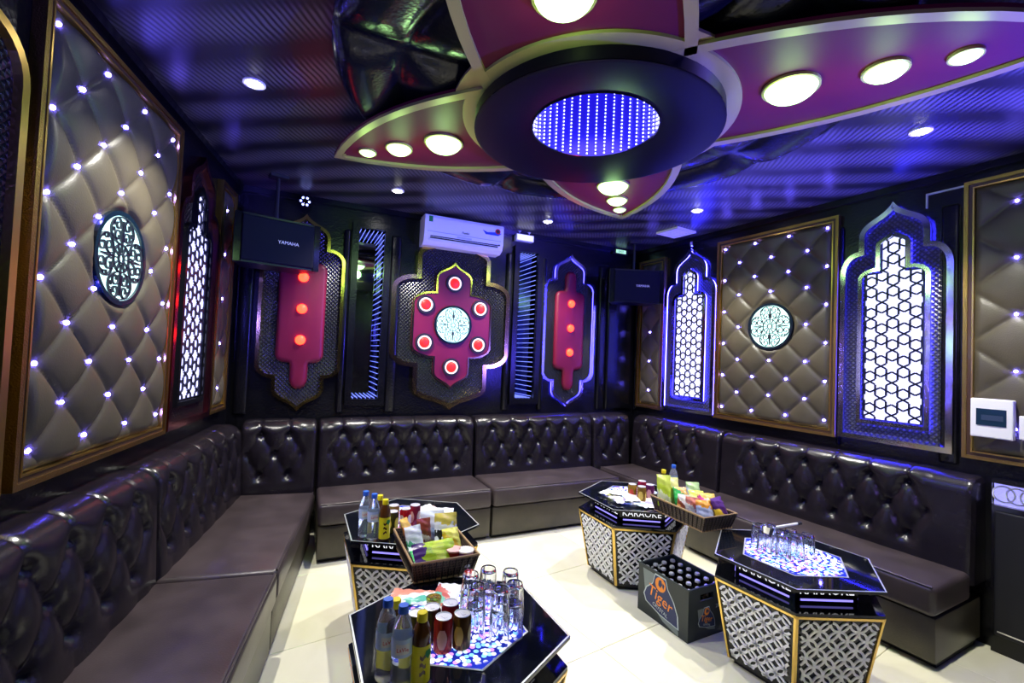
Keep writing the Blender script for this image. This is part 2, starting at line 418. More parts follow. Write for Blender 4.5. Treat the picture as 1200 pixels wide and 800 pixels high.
# ------------------------------------------------------------------ downlights, vent
dl = thing('ceiling_downlight', 'round recessed spotlight in the ceiling nearest the large tufted panel at left', 'downlight', T((-.264, 2.516, CE)), 'recessed ceiling spotlights')
MB().ring(circ(.05, 24), circ(.036, 24), -.008, -.001).build('trim_ring', M_WHITEP, dl)
MB().lathe([(.036, -.002), (.034, -.009), (.024, -.014), (.002, -.016)], 24).build('lens', M_DOWN, dl)
DLS = [((.641, 3.639), 'round recessed spotlight in the ceiling before the left end of the air conditioner'), ((2.045, 3.707), 'round recessed spotlight in the ceiling right of the emergency light'),
       ((2.935, 2.765), 'round recessed spotlight in the ceiling beside the white square vent'), ((2.905, 1.249), 'round recessed spotlight in the ceiling under the long right petal')]
for (x, y), lb in DLS: dup(dl, T((x, y, CE)), lb)
for x, y in [(-.264, 2.516)] + [p for p, _ in DLS]:
    lamp('downlight_lamp', 'SPOT', (x, y, CE - .03), DOWN_W, (1., .97, .88), None, .02, math.radians(112), .7, (0, 0, -1))
vt = thing('ceiling_vent', 'white square ceiling vent near the right wall', 'vent', T((3.262, 3.33, CE)) @ RZ(.1))
MB().ring([(-.13, -.13), (.13, -.13), (.13, .13), (-.13, .13)], [(-.11, -.11), (.11, -.11), (.11, .11), (-.11, .11)], -.02, -.001).build('vent_frame', M_WHITEP, vt)
MB().box(-.11, .11, -.11, .11, -.004, -.001).build('vent_plate', M_WHITEP, vt)
sl = MB().box(-.108, .108, -.006, .006, -.016, -.005).mesh('slat', M_WHITEP)
for k in range(6): link('slat', sl, vt, T((0, -.09 + .036 * k, 0)))

# ------------------------------------------------------------------ the ceiling flower
md = thing('ceiling_medallion', 'large flower-shaped ceiling fixture with crimson petals around a dark disc', 'ceiling light', T((CX, CY, CE)))
ZP = -.13                                              # petals' underside
AX0 = math.radians(46)
RB = 1.2
def quad_pad(k):
    a0 = AX0 + PI / 2 * k; N, K = 44, 40
    def fn(u, v):
        a = a0 + u * PI / 2; r = .5 + (RB - .5) * v
        du = abs(u - .5) * PI / 2 * r; dv = abs(r - .93); dw = min(u, 1 - u) * PI / 2 * r
        h = .055 * min(1., du / .14) ** .5 * min(1., dv / .14) ** .5 * min(1., dw / .1) ** .5
        ed = max(0, 1 - (RB - r) / .08); h *= math.sqrt(max(0, 1 - ed * ed))
        return (r * math.cos(a), r * math.sin(a), -.045 - h)
    b = MB().grid(N, K, fn)
    b.add([(RB * math.cos(a0 + i / N * PI / 2), RB * math.sin(a0 + i / N * PI / 2), z) for z in (-.045, -.001) for i in range(N + 1)], [(i, i + 1, N + 2 + i, N + 1 + i) for i in range(N)])
    b.build('quilted_pad', M_CEILPAD, md, 'all')
for k in range(4): quad_pad(k)
PW = [(.40, .425), (.5, .422), (.6, .414), (.7, .402), (.8, .384), (.9, .36), (1., .328), (1.1, .288), (1.2, .24), (1.3, .182), (1.4, .117), (1.48, .055), (1.545, 0)]
petal_poly = [(a, -w_) for a, w_ in PW] + [(a, w_) for a, w_ in PW[:-1]][::-1]
innerp = [(a, -max(0, w_ - .045)) for a, w_ in PW[:-1]] + [(1.46, 0)]; innerp = innerp + [(a, -w_) for a, w_ in innerp[:-1]][::-1]
def bulb(parent, x, r, z):
    b = MB().ring(circ(r * 1.08, 28), circ(r * .96, 28), -.012, -.0005).build('bulb_rim', M_PALEGOLD, parent, M=T((x, 0, z)))
    MB().lathe([(r * math.cos(t), -r * .62 * math.sin(t)) for t in [PI / 2 * i / 8 * .995 for i in range(9)]], 28).build('bulb', M_BULB, parent, 'all', T((x, 0, z)))
def petal(ang, st):
    Mk = RZ(math.radians(ang)); f_ = lambda a: .4 + (a - .4) * st
    pp = [(f_(a), y) for a, y in petal_poly]; ip = [(f_(a), y) for a, y in innerp]
    p = MB().prism(pp, ZP + .008, ZP + .022).build('petal', M_RED, md, M=Mk)
    MB().ring(pp, ip, ZP - .006, ZP + .0079).build('gold_border', M_PALEGOLD, p)
    arc = [(.605 * math.cos(t), .605 * math.sin(t)) for t in [-.72 + 1.44 * i / 24 for i in range(25)]]
    MB().ribbon(arc, .075, ZP + .0079, ZP - .005).build('inner_border', M_PALEGOLD, p)
    for x, r, pw in ((.82, .098, 1.), (1.10 + (st - 1) * .15, .07, .6), (1.31 + (st - 1) * .25, .047, .3)):
        bulb(p, x, r, ZP + .008)
        q = Mk @ Vector((x, 0, ZP - .12)); lamp('bulb_lamp', 'POINT', (CX + q.x, CY + q.y, CE + q.z), BULB_W * pw, (.5, 1., .35), None, .05)
petal(136.5, 1.); petal(46.5, .99); petal(-50.5, 1.2); petal(228, 1.1)
MB().lathe([(.585, -.192), (.57, -.194), (.306, -.145), (.306, -.14), (.58, -.185)], 72, cap=False).build('disc', M_DISC, md, True)
MB().ring(circ(.69, 72), circ(.56, 72), ZP + .0085, ZP + .02).build('collar', M_PALEGOLD, md)
MB().lathe([(.585, -.189), (.582, -.12), (.582, -.05)], 72, cap=False).build('disc_side', M_DISC, md, True)
MB().lathe([(.306, -.145), (.306, .42)], 72, cap=False).add([(x, y, .42) for x, y in circ(.306, 72)], [tuple(range(72))]).build('mirror_well', M_TUNWALL, md, True)
MB().ring(circ(.309, 72), circ(.301, 72), -.15, -.143).build('well_ring', M_BLACK, md)
lb = MB(); NL = 40
for j in range(26):  # rows above the first model the infinity mirror's reflections
    for k in range(NL):
        a = 2 * PI * k / NL; lb.sphere((.299 * math.cos(a), .299 * math.sin(a), -.136 + .02 * j), .0046 - .00006 * j, n=6, k=4)
o = lb.build('leds_and_reflections', M_TUNLED, md); o['kind'] = 'stuff'
lamp('well_lamp', 'SPOT', (CX, CY, CE - .1), BLUE_W * 2.2, (.1, .07, 1.), None, .2, math.radians(165), .3, (0, 0, -1))

# ------------------------------------------------------------------ lamps added near the camera, outside the picture, for the blue and violet wash
def added_wash_lamp(label, loc, target, power, col, cone):
    d = Vector(target) - Vector(loc); q = d.to_track_quat('Z', 'Y').to_matrix().to_4x4()
    r = thing('added_wash_lamp', label, 'lamp', T(loc) @ q, 'added colour wash lamps')
    MB().lathe([(.03, -.16), (.06, -.15), (.07, -.02), (.075, 0), (.066, 0), (.06, -.03), (.002, -.03)], 24).build('housing', M_BLACKM, r, True)
    MB().lathe([(.06, -.028), (.03, -.024), (.002, -.022)], 24).build('lens', emis('added_wash_lens', (.1, .08, 1.), 4.), r)
    lamp('added_wash_beam', 'SPOT', Vector(loc) + d.normalized() * .03, power, col, None, .04, math.radians(cone), .9, d)
added_wash_lamp('added blue wash lamp near the right wall aimed at the ceiling flower', (3.4, .5, 1.3), (2.1, 1.9, 2.83), BLUE_W * 44, (.08, .055, 1.), 95)
added_wash_lamp('added violet wash lamp near the left wall aimed across at the right wall', (-.75, -.8, 2.2), (3.6, 2.1, 1.8), BLUE_W * 5, (.3, .18, 1.), 40)
added_wash_lamp('added blue wash lamp near the left wall aimed at the ceiling', (-.75, .0, 1.9), (-.1, 1.9, 2.83), BLUE_W * 2.2, (.1, .08, 1.), 80)

# ------------------------------------------------------------------ tufted panels with star lights
def tufted_panel(name, label, F, u0, u1, z0, z1, su, sz, du, dz, leds, flat=None, group='tufted wall panels'):
    uc = (u0 + u1) / 2; r = thing(name, label, 'wall panel', F @ T((uc, z0, 0)), group)
    W, H = (u1 - u0) / 2, z1 - z0; fr = .046
    A = .033
    def h(u, z):
        p = (u - su) / du; q = (z - sz) / dz
        a = p + q; b = p - q
        e = min(u - uc + W, uc + W - u, z - z0, z0 + H - z) - fr; k = max(0., min(1., e / .03)) ** .5
        if flat: k *= max(0., min(1., (math.hypot(u - flat[0], z - flat[1]) - flat[2]) / .03))
        return k * A * (max(0, abs(math.sin(PI * a)) * abs(math.sin(PI * b)))) ** .3
    nu, nv = int(2 * W / .0105), int(H / .0105)
    Wi, q = W - fr + .002, fr - .002; nu, nv = int(2 * Wi / .0105), int((H - 2 * q) / .0105)
    MB().grid(nu, nv, lambda a, b: (-Wi + 2 * Wi * a, q + (H - 2 * q) * b, .014 + h(uc - Wi + 2 * Wi * a, z0 + q + (H - 2 * q) * b))).build('tufted_leather', M_BEIGE, r, 'all')
    def rect(d): return [(-W + d, d), (W - d, d), (W - d, H - d), (-W + d, H - d)]
    MB().ring(rect(0), rect(.02), .001, .042).build('gilded_frame', M_GOLDF, r)
    MB().ring(rect(.0201), rect(fr - .008), .001, .034).build('brown_molding', M_BROWN, r)
    MB().ring(rect(fr - .0079), rect(fr), .001, .037).build('gold_bead', M_GOLD, r)
    lm = MB().sphere((0, 0, 0), .008, n=10, k=6).mesh('star_light', M_LED, 'all')
    for u, z in leds: link('star_light', lm, r, T((u - uc, z - z0, .022)))
    return r
def spiral(cx, cy, r, a0, turns, sgn, n=22, end=.25):
    return [(cx + r * (1 - (1 - end) * i / n) * math.cos(a0 + sgn * 2 * PI * turns * i / n), cy + r * (1 - (1 - end) * i / n) * math.sin(a0 + sgn * 2 * PI * turns * i / n)) for i in range(n + 1)]
def rosette(label, F, u, z, R, off, group='backlit round rosettes'):
    r = thing('rosette_light', label, 'wall light', F @ T((u, z, off)), group)
    MB().ring(circ(R, 48), circ(R * .9, 48), .0, .016).build('rim', mat('dark_teal_rim', (.004, .012, .022), .2), r)
    MB().prism(circ(R * .905, 48), .0, .006).build('backlight', M_ROSW, r)
    b = MB(); w_ = .024 * R; z0, z1 = .006, .015
    for q in (.10, .30): b.ribbon(circ(q * R, 32), w_, z0, z1, True)
    for k in range(12):
        a = PI / 6 * k; b.ribbon([(.12 * R * math.cos(a), .12 * R * math.sin(a)), (.29 * R * math.cos(a), .29 * R * math.sin(a))], w_ * .9, z0, z1)
    for k in range(4):
        Mk = RZ(PI / 2 * k + PI / 2)
        for sg in (1, -1):
            def put(pts): b.ribbon([(x * R, y * R * sg) for x, y in pts], w_, z0, z1, M=Mk)
            put(spiral(.45, .19, .155, -2.2, 1.2, 1)); put(spiral(.70, .185, .16, 1.7, 1.25, -1)); put(spiral(.575, .37, .09, -.4, 1.0, 1, 16))
            put([(.3, 0), (.45, .02), (.6, .015), (.8, .0)]); put(bez((.3, .05), (.3, .56), (.84, .6), (.88, .0), 18))
            put([(.30, .10), (.31, .18), (.36, .26)])
    b.build('filigree', M_FRET, r, fix=False)
    return r
def mk_leds(su, sz, du, dz, u0, u1, z0, z1, skip=None):
    L = []
    for j in range(-30, 30):
        for i in range(-30, 30):
            u = su + du * (i + (.5 if j % 2 else 0)); z = sz + dz * .5 * j
            if u0 + .045 < u < u1 - .045 and z0 + .05 < z < z1 - .04 and not (skip and math.hypot(u - skip[0], z - skip[1]) < skip[2]): L.append((u, z))
    return L
# right wall: the panel with the rosette
su, sz, du, dz = 1.186, 2.634, .2955, .2935
tufted_panel('tufted_panel', 'tufted taupe leather panel with star lights and round rosette on the right wall', FR, 1.112, 2.158, 1.055, 2.712, su, sz, du, dz,
             mk_leds(su, sz, du, dz, 1.112, 2.158, 1.055, 2.712, (1.636, 1.896, .23)), (1.634, 1.895, .195))
rosette('backlit round rosette on the tufted panel of the right wall', FR, 1.634, 1.895, .197, .016)
# right wall: far narrow panel and the near one
tufted_panel('tufted_panel', 'narrow tufted taupe panel with star lights beside the right speaker', FR, .07, .46, 1.04, 2.69, .252, 1.238, .30, .322,
             [(.252, 1.238 + .322 * k) for k in range(5)])
tufted_panel('tufted_panel', 'tufted taupe panel with star lights behind the white switch box', FR, 2.855, 3.87, 1.06, 2.73, 3.075, 2.236, .4, .33,
             [(3.075 + .4 * i, 2.236 + .325 * j) for i in range(2) for j in range(-3, 2)] + [(3.275 + .4 * i, 2.07 + .325 * j) for i in range(2) for j in range(-2, 2)])
# left wall (local x is -s)
su, sz, du, dz = -1.258, 2.634, .3, .2915
tufted_panel('tufted_panel', 'large tufted taupe leather panel with star lights and oval-looking rosette on the left wall', FL, -2.245, -1.17, 1.06, 2.727, su, sz, du, dz,
             mk_leds(su, sz, du, dz, -2.245, -1.17, 1.06, 2.727, (-1.685, 1.914, .22)), (-1.685, 1.914, .203))
rosette('backlit round rosette on the large tufted panel of the left wall', FL, -1.685, 1.914, .205, .016)
tufted_panel('tufted_panel', 'narrow tufted taupe panel beside the left speaker', FL, -.50, -.17, 1.07, 2.70, -.335, 1.24, .30, .322, [(-.335, 1.24 + .322 * k) for k in range(5)])

# ------------------------------------------------------------------ arched lattice lights
def hexlat(inside, cx, cy, step, w_, z0, z1):
    b = MB(); ap = step / 2; n = 0
    for j in range(-12, 40):
        for i in range(-6, 7):
            x = cx + (i + (.5 if j % 2 else 0)) * step; y = cy + j * step * math.sqrt(3) / 2
            mids = [(x + ap * math.cos(PI / 3 * k), y + ap * math.sin(PI / 3 * k)) for k in range(6)]
            for k in range(6):
                p, q = mids[k], mids[(k + 2) % 6]
                pts = [(p[0] + (q[0] - p[0]) * t / 6, p[1] + (q[1] - p[1]) * t / 6) for t in range(7)]
                b.ribbon(pts[:3], w_, z0, z1, inside=inside); b.ribbon(pts[4:], w_, z0, z1, inside=inside)
    return b
def arch(label, F, uc, zb=1.066, trim=M_MIRTRIM, dark=False):
    r = thing('arched_lattice_light', label, 'wall light', F @ T((uc, zb, 0)), 'arched lattice wall lights')
    sh = lambda P: [(x, y - zb) for x, y in P]
    out = sh(ogee(.318, .20, 2.25, 2.405, 2.49, 2.716, zb))
    o2 = offset(out, .034); MB().ring(out, o2, .034 if not dark else .001, .044).build('outer_trim', trim, r)
    MB().prism(offset(out, .030), .001, .014).build('woven_infill', M_WEAVE if dark else M_WEAVE2, r)
    if not dark:
        MB().ring(offset(out, .006), offset(out, .022), .001, .006).build('backing_strip', M_BLACKM, r); MB().ring(offset(out, .010), offset(out, .018), .0061, .012).build('halo_strip', M_HALO, r)
    inn = sh(ogee(.205, .098, 2.20, 2.275, 2.42, 2.525, 1.185)); i2 = offset(inn, .026)
    MB().ring(inn, i2, .0145 if dark else .03, .040).build('inner_trim', M_MIRTRIM if not dark else M_BLACK, r)
    if not dark: MB().ring(offset(inn, .006), offset(inn, .012), .0141, .019).build('halo_strip', M_HALO, r)
    lat = sh(ogee(.166, .068, 2.235, 2.236, 2.44, 2.485, 1.222)); 
    MB().prism(lat, .0145, .018).build('backlight', M_LATW, r)
    b = hexlat(inpoly(offset(lat, -.004)), 0, 1.03 - zb + .56, .1275, .0112, .018, .026)
    b.ribbon(lat, .008, .018, .028, True); b.build('lattice', M_FRET, r)
    return r
arch('glowing arched lattice panel in the large blue-lit frame at far right', FR, 2.495)
arch('glowing arched lattice panel between two tufted panels near the back right corner', FR, .785)
arch('glowing arched lattice panel with crimson edge on the left wall', FL, -.835, trim=mat('crimson_mirror_trim', (.5, .12, .15), .2, 1.), dark=True)
# near arch on the left wall, cut by the picture edge
na = thing('arched_wall_panel', 'black woven arched panel with gold edge at the far left of the picture', 'wall panel', FL @ T((-2.72, 1.066, 0)))
out = [(x, y - 1.066) for x, y in ogee(.43, .26, 2.33, 2.50, 2.52, 2.716, 1.066)]
MB().ring(out, offset(out, .03), .001, .04).build('gold_edge', M_GOLD, na); MB().prism(offset(out, .028), .001, .015).build('woven_infill', M_WEAVE, na)

# ------------------------------------------------------------------ back wall emblems
def lampdisc(parent, x, y, z, r, face, rim):
    MB().ring(circ(r * 1.32, 28), circ(r, 28), 0, .014).build('bezel', M_BLACKM, parent, M=T((x, y, z)))
    MB().ring(circ(r, 28), circ(r * .8, 28), 0, .017).build('lamp_rim', rim, parent, M=T((x, y, z)))
    MB().lathe([(r * .8, .004), (r * .7, .014), (r * .35, .02), (.002, .022)], 24).build('lamp', face, parent, 'all', T((x, y, z)))
def side_emblem(label, uc, trim):
    zb = 1.03; r = thing('wall_emblem', label, 'wall panel', FB @ T((uc, zb, 0)), 'narrow wall emblems with red lamps'); c = 1.85 - zb
    out = ogee(.322, .195, 2.29 - zb, 2.40 - zb, 2.48 - zb, 2.672 - zb, zc=c)
    MB().ring(out, offset(out, .026), .03 if uc > 1 else .001, .04).build('mirror_edge', trim, r); MB().prism(offset(out, .024), .001, .016).build('woven_infill', M_WEAVE, r)
    if uc > 1: MB().ring(offset(out, .008), offset(out, .016), .001, .01).build('halo_strip', M_HALO2, r)
    cross = [(.18, 1.50), (.18, 2.215), (.165, 2.25), (.13, 2.268), (.075, 2.275), (.068, 2.29), (.066, 2.42), (.05, 2.465), (.02, 2.487)]
    P = [(x, y - zb) for x, y in cross]; P = [(x, 2 * c - y) for x, y in P[1:]][::-1] + P; P = P + [(-x, y) for x, y in P][::-1]
    b = MB(); layers = [(0, .016), (0, .03), (.006, .044), (.018, .052), (.034, .056)]
    rings = [offset(P, d) for d, _ in layers]; n = len(P)
    vs = [(x, y, z) for (d, z), R_ in zip(layers, rings) for x, y in R_]
    fs = [(l * n + i, l * n + (i + 1) % n, (l + 1) * n + (i + 1) % n, (l + 1) * n + i) for l in range(len(layers) - 1) for i in range(n)] + [tuple((len(layers) - 1) * n + i for i in range(n))]
    b.add(vs, fs).build('crimson_pad', M_REDPAD, r, True)
    for z in (2.137, 1.875, 1.617):
        MB().lathe([(.04, .052), (.037, .068), (.022, .08), (.002, .085)], 20).build('red_lamp', M_REDLAMP, r, 'all', T((0, z - zb, 0)))
    return r
side_emblem('narrow red emblem with three lamps and gold mirror edge behind the left speaker', 0., mat('gold_mirror_trim', (.88, .62, .18), .15, 1.))
side_emblem('narrow red emblem with three lamps and violet mirror edge near the right corner', 2.612, mat('violet_mirror_trim', (.72, .66, .85), .15, 1.))
zb = 1.025; c = 1.845 - zb
ce = thing('wall_emblem', 'wide central emblem with crimson plate and six red lamps under the air conditioner', 'wall panel', FB @ T((1.31, zb, 0)))
out = ogee(.585, .362, 2.13 - zb, 2.272 - zb, 2.46 - zb, 2.665 - zb, zc=c)
MB().ring(out, offset(out, .04), .001, .04).build('mirror_edge', mat('gold_mirror_trim'), ce); MB().prism(offset(out, .037), .001, .016).build('woven_infill', M_WEAVE, ce)
c2 = 1.82 - zb
pl = ogee(.392, .178, 2.02 - zb, 2.13 - zb, 2.25 - zb, 2.425 - zb, zc=c2)
MB().prism(pl, .0161, .034).build('crimson_plate', M_REDPAD, ce); MB().ring(pl, offset(pl, .016), .0341, .041).build('plate_edge', mat('gold_mirror_trim'), ce)
M_RIMW = emis('lamp_white_ring', (1., .75, .72), 1.2)
for x, z in ((0, 2.222), (-.27, 2.), (.268, 2.), (-.268, 1.648), (.262, 1.648), (0, 1.425)): lampdisc(ce, x, z - zb, .034, .064, M_REDLAMP2, M_RIMW)
rosette('backlit round rosette in the middle of the wide central emblem', FB, 1.31, 1.826, .185, .036)

# ------------------------------------------------------------------ lit mirror boxes in the back wall
def mirror_box(label, h):
    x0, x1, z0, z1 = h; r = thing('mirror_box', label, 'mirror', FB @ T(((x0 + x1) / 2, z0, 0)), 'tall lit mirror boxes')
    W = (x1 - x0) / 2; H = z1 - z0; dp = .26
    MB().ring([(-W - .055, -.055), (W + .055, -.055), (W + .055, H + .055), (-W - .055, H + .055)], [(-W, 0), (W, 0), (W, H), (-W, H)], .001, .045).build('leather_frame', M_WALL, r)
    b = MB()
    for q in ([(-W, 0), (-W, H)], [(W, H), (W, 0)], [(-W, H), (W, H)], [(W, 0), (-W, 0)]):
        b.add([(q[0][0], q[0][1], 0), (q[1][0], q[1][1], 0), (q[1][0], q[1][1], -dp), (q[0][0], q[0][1], -dp)], [(0, 1, 2, 3)])
    b.build('side_mirrors', M_MWALL, r)
    MB().box(-W, W, 0, H, -dp - .005, -dp).build('mirror_pane', M_MIRROR, r)
    bm = MB().box(-.002, .002, -.0022, .0022, -dp, -.012).mesh('led_reflection_bar', M_MLED)  # bars model the LEDs' reflections running back into the mirrors
    nb = 30
    for k in range(nb):
        z = .02 + (H - .04) * k / (nb - 1); link('led_reflection_bar', bm, r, T((W - .003, z, 0)))
    for k in range(6): link('led_reflection_bar', bm, r, T((-W + .02 + (2 * W - .04) * k / 5, H - .004, 0))); link('led_reflection_bar', bm, r, T((-W + .02 + (2 * W - .04) * k / 5, .004, 0)))
    return r
mirror_box('tall lit mirror box with reflections left of the central emblem', WIN[0])
mirror_box('tall blue-striped mirror box right of the central emblem', WIN[1])
MB().box(XL, XR, .9, 2.75, -.42, -.40).build('backing_board', M_BLACKM, wb)

# ------------------------------------------------------------------ air conditioner, signs, speakers
ac = thing('air_conditioner', 'white wall air conditioner above the central emblem', 'air conditioner', FB @ T((1.345, 2.535, 0)))
prof = [(.0, .0), (.12, .0), (.17, .03), (.19, .085), (.195, .24), (.185, .265), (0, .27)]
b = MB(); n = len(prof)
b.add([(x, y, z) for x in (-.385, .385) for z, y in prof], [(i, (i + 1) % n, n + (i + 1) % n, n + i) for i in range(n)] + [tuple(range(n))[::-1], tuple(range(n, 2 * n))])
b.build('body', M_WHITEP, ac, fix=True)
MB().box(-.33, .33, .055, .078, .17, .192).build('air_slot', M_BLACKM, ac); 
MB().box(-.34, .34, .035, .052, .172, .188).build('louver', M_WHITEP, ac)
MB().box(-.34, .34, .064, .068, .186, .194).build('louver', M_WHITEP, ac)
MB().box(-.36, .36, .113, .1155, .19, .1965).build('panel_seam', mat('grey_line', (.35, .35, .38), .5), ac)
link('lettering', text_mesh('Funiki', .03, .001, mat('grey_print', (.12, .12, .15), .5)), ac, T((0, .14, .1965)))
MB().box(-.35, -.315, .2, .25, .19, .198).build('energy_label', M_GREENP, ac)
MB().prism([(.17, .2), (.2, .165), (.33, .165), (.36, .19), (.29, .195), (.215, .185)], .19, .198).build('blue_sticker', M_BLUEP, ac); MB().prism(circ(.026, 20, .322, .205), .19, .2).build('red_sticker', M_REDP, ac)
MB().prism(circ(.016, 16, .322, .205), .19, .2015).build('sticker_center', M_BLACKM, ac)
MB().box(-.08, .06, .085, .1, .19, .1955).build('spec_strip', mat('grey_strip', (.55, .57, .55), .5), ac); MB().box(.335, .35, .07, .082, .18, .197).build('display', M_BLACKM, ac)
el = thing('emergency_light', 'white emergency light box right of the air conditioner', 'emergency light', FB @ T((2.03, 2.73, 0)))
MB().rbox(-.1, .1, 0, .07, .002, .06, .006, 2).build('case', M_WHITEP, el); MB().box(-.09, .09, .008, .062, .06, .062).build('face', M_EMERG, el)
for x in (-.055, .055): MB().lathe([(.006, 0), (.006, .02), (.02, .03), (.022, .045)], 14, T((x, .07, .03)) @ Matrix.Rotation(-PI / 2, 4, 'X')).build('lamp_head', M_WHITEP, el, True)
ex = thing('exit_sign', 'small green lit exit sign in the back right corner', 'sign', FB @ T((3.26, 2.76, 0)))
MB().rbox(-.1, .1, 0, .06, .002, .04, .004, 1).build('case', M_BLACKM, ex); MB().box(-.07, .07, .01, .05, .04, .042).build('lit_face', M_EXIT, ex)
link('lettering', text_mesh('EXIT', .034, .0005, mat('exit_print', (.02, .3, .08), .5)), ex, T((0, .03, .0428)))
st = thing('star_projector', 'small round blue-white disco lamp above the left speaker', 'lamp', FB @ T((-.02, 2.755, 0)))
MB().lathe([(.02, .0), (.02, .06), (.045, .075), (.05, .1)], 20, cap=True).build('housing', M_BLACK, st, True)
MB().lathe([(.046, .1), (.038, .118), (.02, .128), (.002, .13)], 20).build('lens', M_GLASS, st, True)
sm = MB().sphere((0, 0, 0), .009, n=8, k=6).mesh('led', M_BLUESTAR)
for k in range(6): link('led', sm, st, T((.028 * math.cos(k * 1.05), .028 * math.sin(k * 1.05), .104)))
pl_ = thing('picture_lamp', 'tiny spotlight on a thin arm above the lattice arch near the right corner', 'lamp', FR @ T((.80, 2.70, 0)))
MB().tube([(0, 0, .005), (0.01, .025, .06), (.05, .04, .09)], .005, 6).build('arm', M_CHROME, pl_); MB().lathe([(.018, 0), (.022, .03), (.015, .05)], 12, T((.05, .02, .09)) @ Matrix.Rotation(-PI / 2, 4, 'X')).build('head', M_CHROME, pl_, True)

def speaker(label, loc, rz, W, H, Dp, zc, bracket):
    r = thing('wall_speaker', label, 'speaker', T(loc) @ RZ(rz), 'ceiling-hung karaoke speakers')
    h = H / 2; P = [(-W / 2, -Dp / 2 + .03), (-W / 2 + .05, -Dp / 2), (W / 2 - .05, -Dp / 2), (W / 2, -Dp / 2 + .03), (W / 2 - .09, Dp / 2), (-W / 2 + .09, Dp / 2)]
    MB().prism(P, -h, h).build('cabinet', mat('speaker_black', (.004, .004, .012), .3), r)
    MB().rbox(-W / 2 + .045, W / 2 - .045, -Dp / 2 - .018, -Dp / 2 - .001, -h + .015, h - .015, .007, 2).build('grille', mat('grille_cloth', (.004, .004, .012), .5, spec=.15), r)
    for s in (-1, 1): MB().box(min(s * W / 2, s * (W / 2 - .04)), max(s * W / 2, s * (W / 2 - .04)), -Dp / 2 - .004, -Dp / 2 + .0, -h, h).build('side_port', M_BLACK, r)
    MB().tube([(0, 0, h), (0, 0, CE - loc[2] - .02)], .012, 8).build('drop_pole', M_BLACKM, r)
    MB().box(-.06, .06, -.05, .05, CE - loc[2] - .025, CE - loc[2] - .002).build('ceiling_plate', M_BLACKM, r); MB().box(-.05, .05, -.04, .04, h, h + .02).build('bracket', M_BLACKM, r)
    e = link('lettering', text_mesh('YAMAHA', .034, .0008, mat('glowing_silver_letter', (.75, .75, .8), .3, emit=(.8, .8, 1.), estr=.15)), r, T((.06, -Dp / 2 - .0195, 0)) @ Matrix.Rotation(PI / 2, 4, 'X'))  # silver letters carry a faint painted-in glow
    return r
speaker('black karaoke speaker hung in the back left corner before the red emblem', (-.205, 3.80, 2.305), math.radians(14), .56, .345, .26, 2.3, 1)
speaker('black karaoke speaker hung in the back right corner above the narrow tufted panel', (3.2, 3.86, 2.335), math.radians(-24), .56, .345, .26, 2.3, 1)
eb = thing('switch_box', 'white breaker box with tinted window at the right edge of the picture', 'switch box', FR @ T((2.998, 1.20, .05)))
MB().rbox(-.088, .088, 0, .222, 0, .05, .006, 2).build('case', M_WHITEP, eb); MB().box(-.062, .062, .07, .165, .05, .053).build('tinted_window', mat('tinted_window', (.01, .03, .06), .1), eb)
MB().box(-.04, .05, .1, .13, .0531, .0545).build('breakers', mat('breaker_dark', (.03, .05, .1), .4), eb)
sw = thing('light_switch', 'small white switch plate right of the breaker box', 'switch', FR @ T((3.145, 1.21, .05)))
MB().rbox(-.045, .045, 0, .13, 0, .02, .004, 2).build('plate', M_WHITEP, sw); MB().box(-.02, .02, .03, .1, .02, .025).build('rocker', M_WHITEP, sw)
cb = thing('wall_cabinet', 'black wooden cabinet with a lit glass strip beyond the right sofa', 'cabinet', FR @ T((3.45, 0, 0)))
MB().box(-.46, .46, .0, .82, .002, .05).box(-.46, .46, .945, .97, .002, .05).build('body', M_BLACK, cb)
for x in (-.23, .23): 
    dd = MB().rbox(x - .215, x + .215, .1, .79, .05, .065, .006, 2).build('door', M_BLACKM, cb); MB().box(x - .2, x + .2, .12, .128, .065, .068).build('metal_strip', M_CHROME, dd)
MB().box(-.46, .46, .82, .945, .002, .01).build('lit_back', emis('violet_niche_light', (.4, .38, 1.), 1.1), cb)
b = MB()
for k in range(16):
    b.ribbon(circ(.045, 18, -.42 + .055 * k, .883), .008, .011, .018, True)
b.build('filigree', M_WHITEF, cb)
MB().box(-.46, .46, .822, .943, .04, .046).build('glass_pane', M_GLASS, cb)

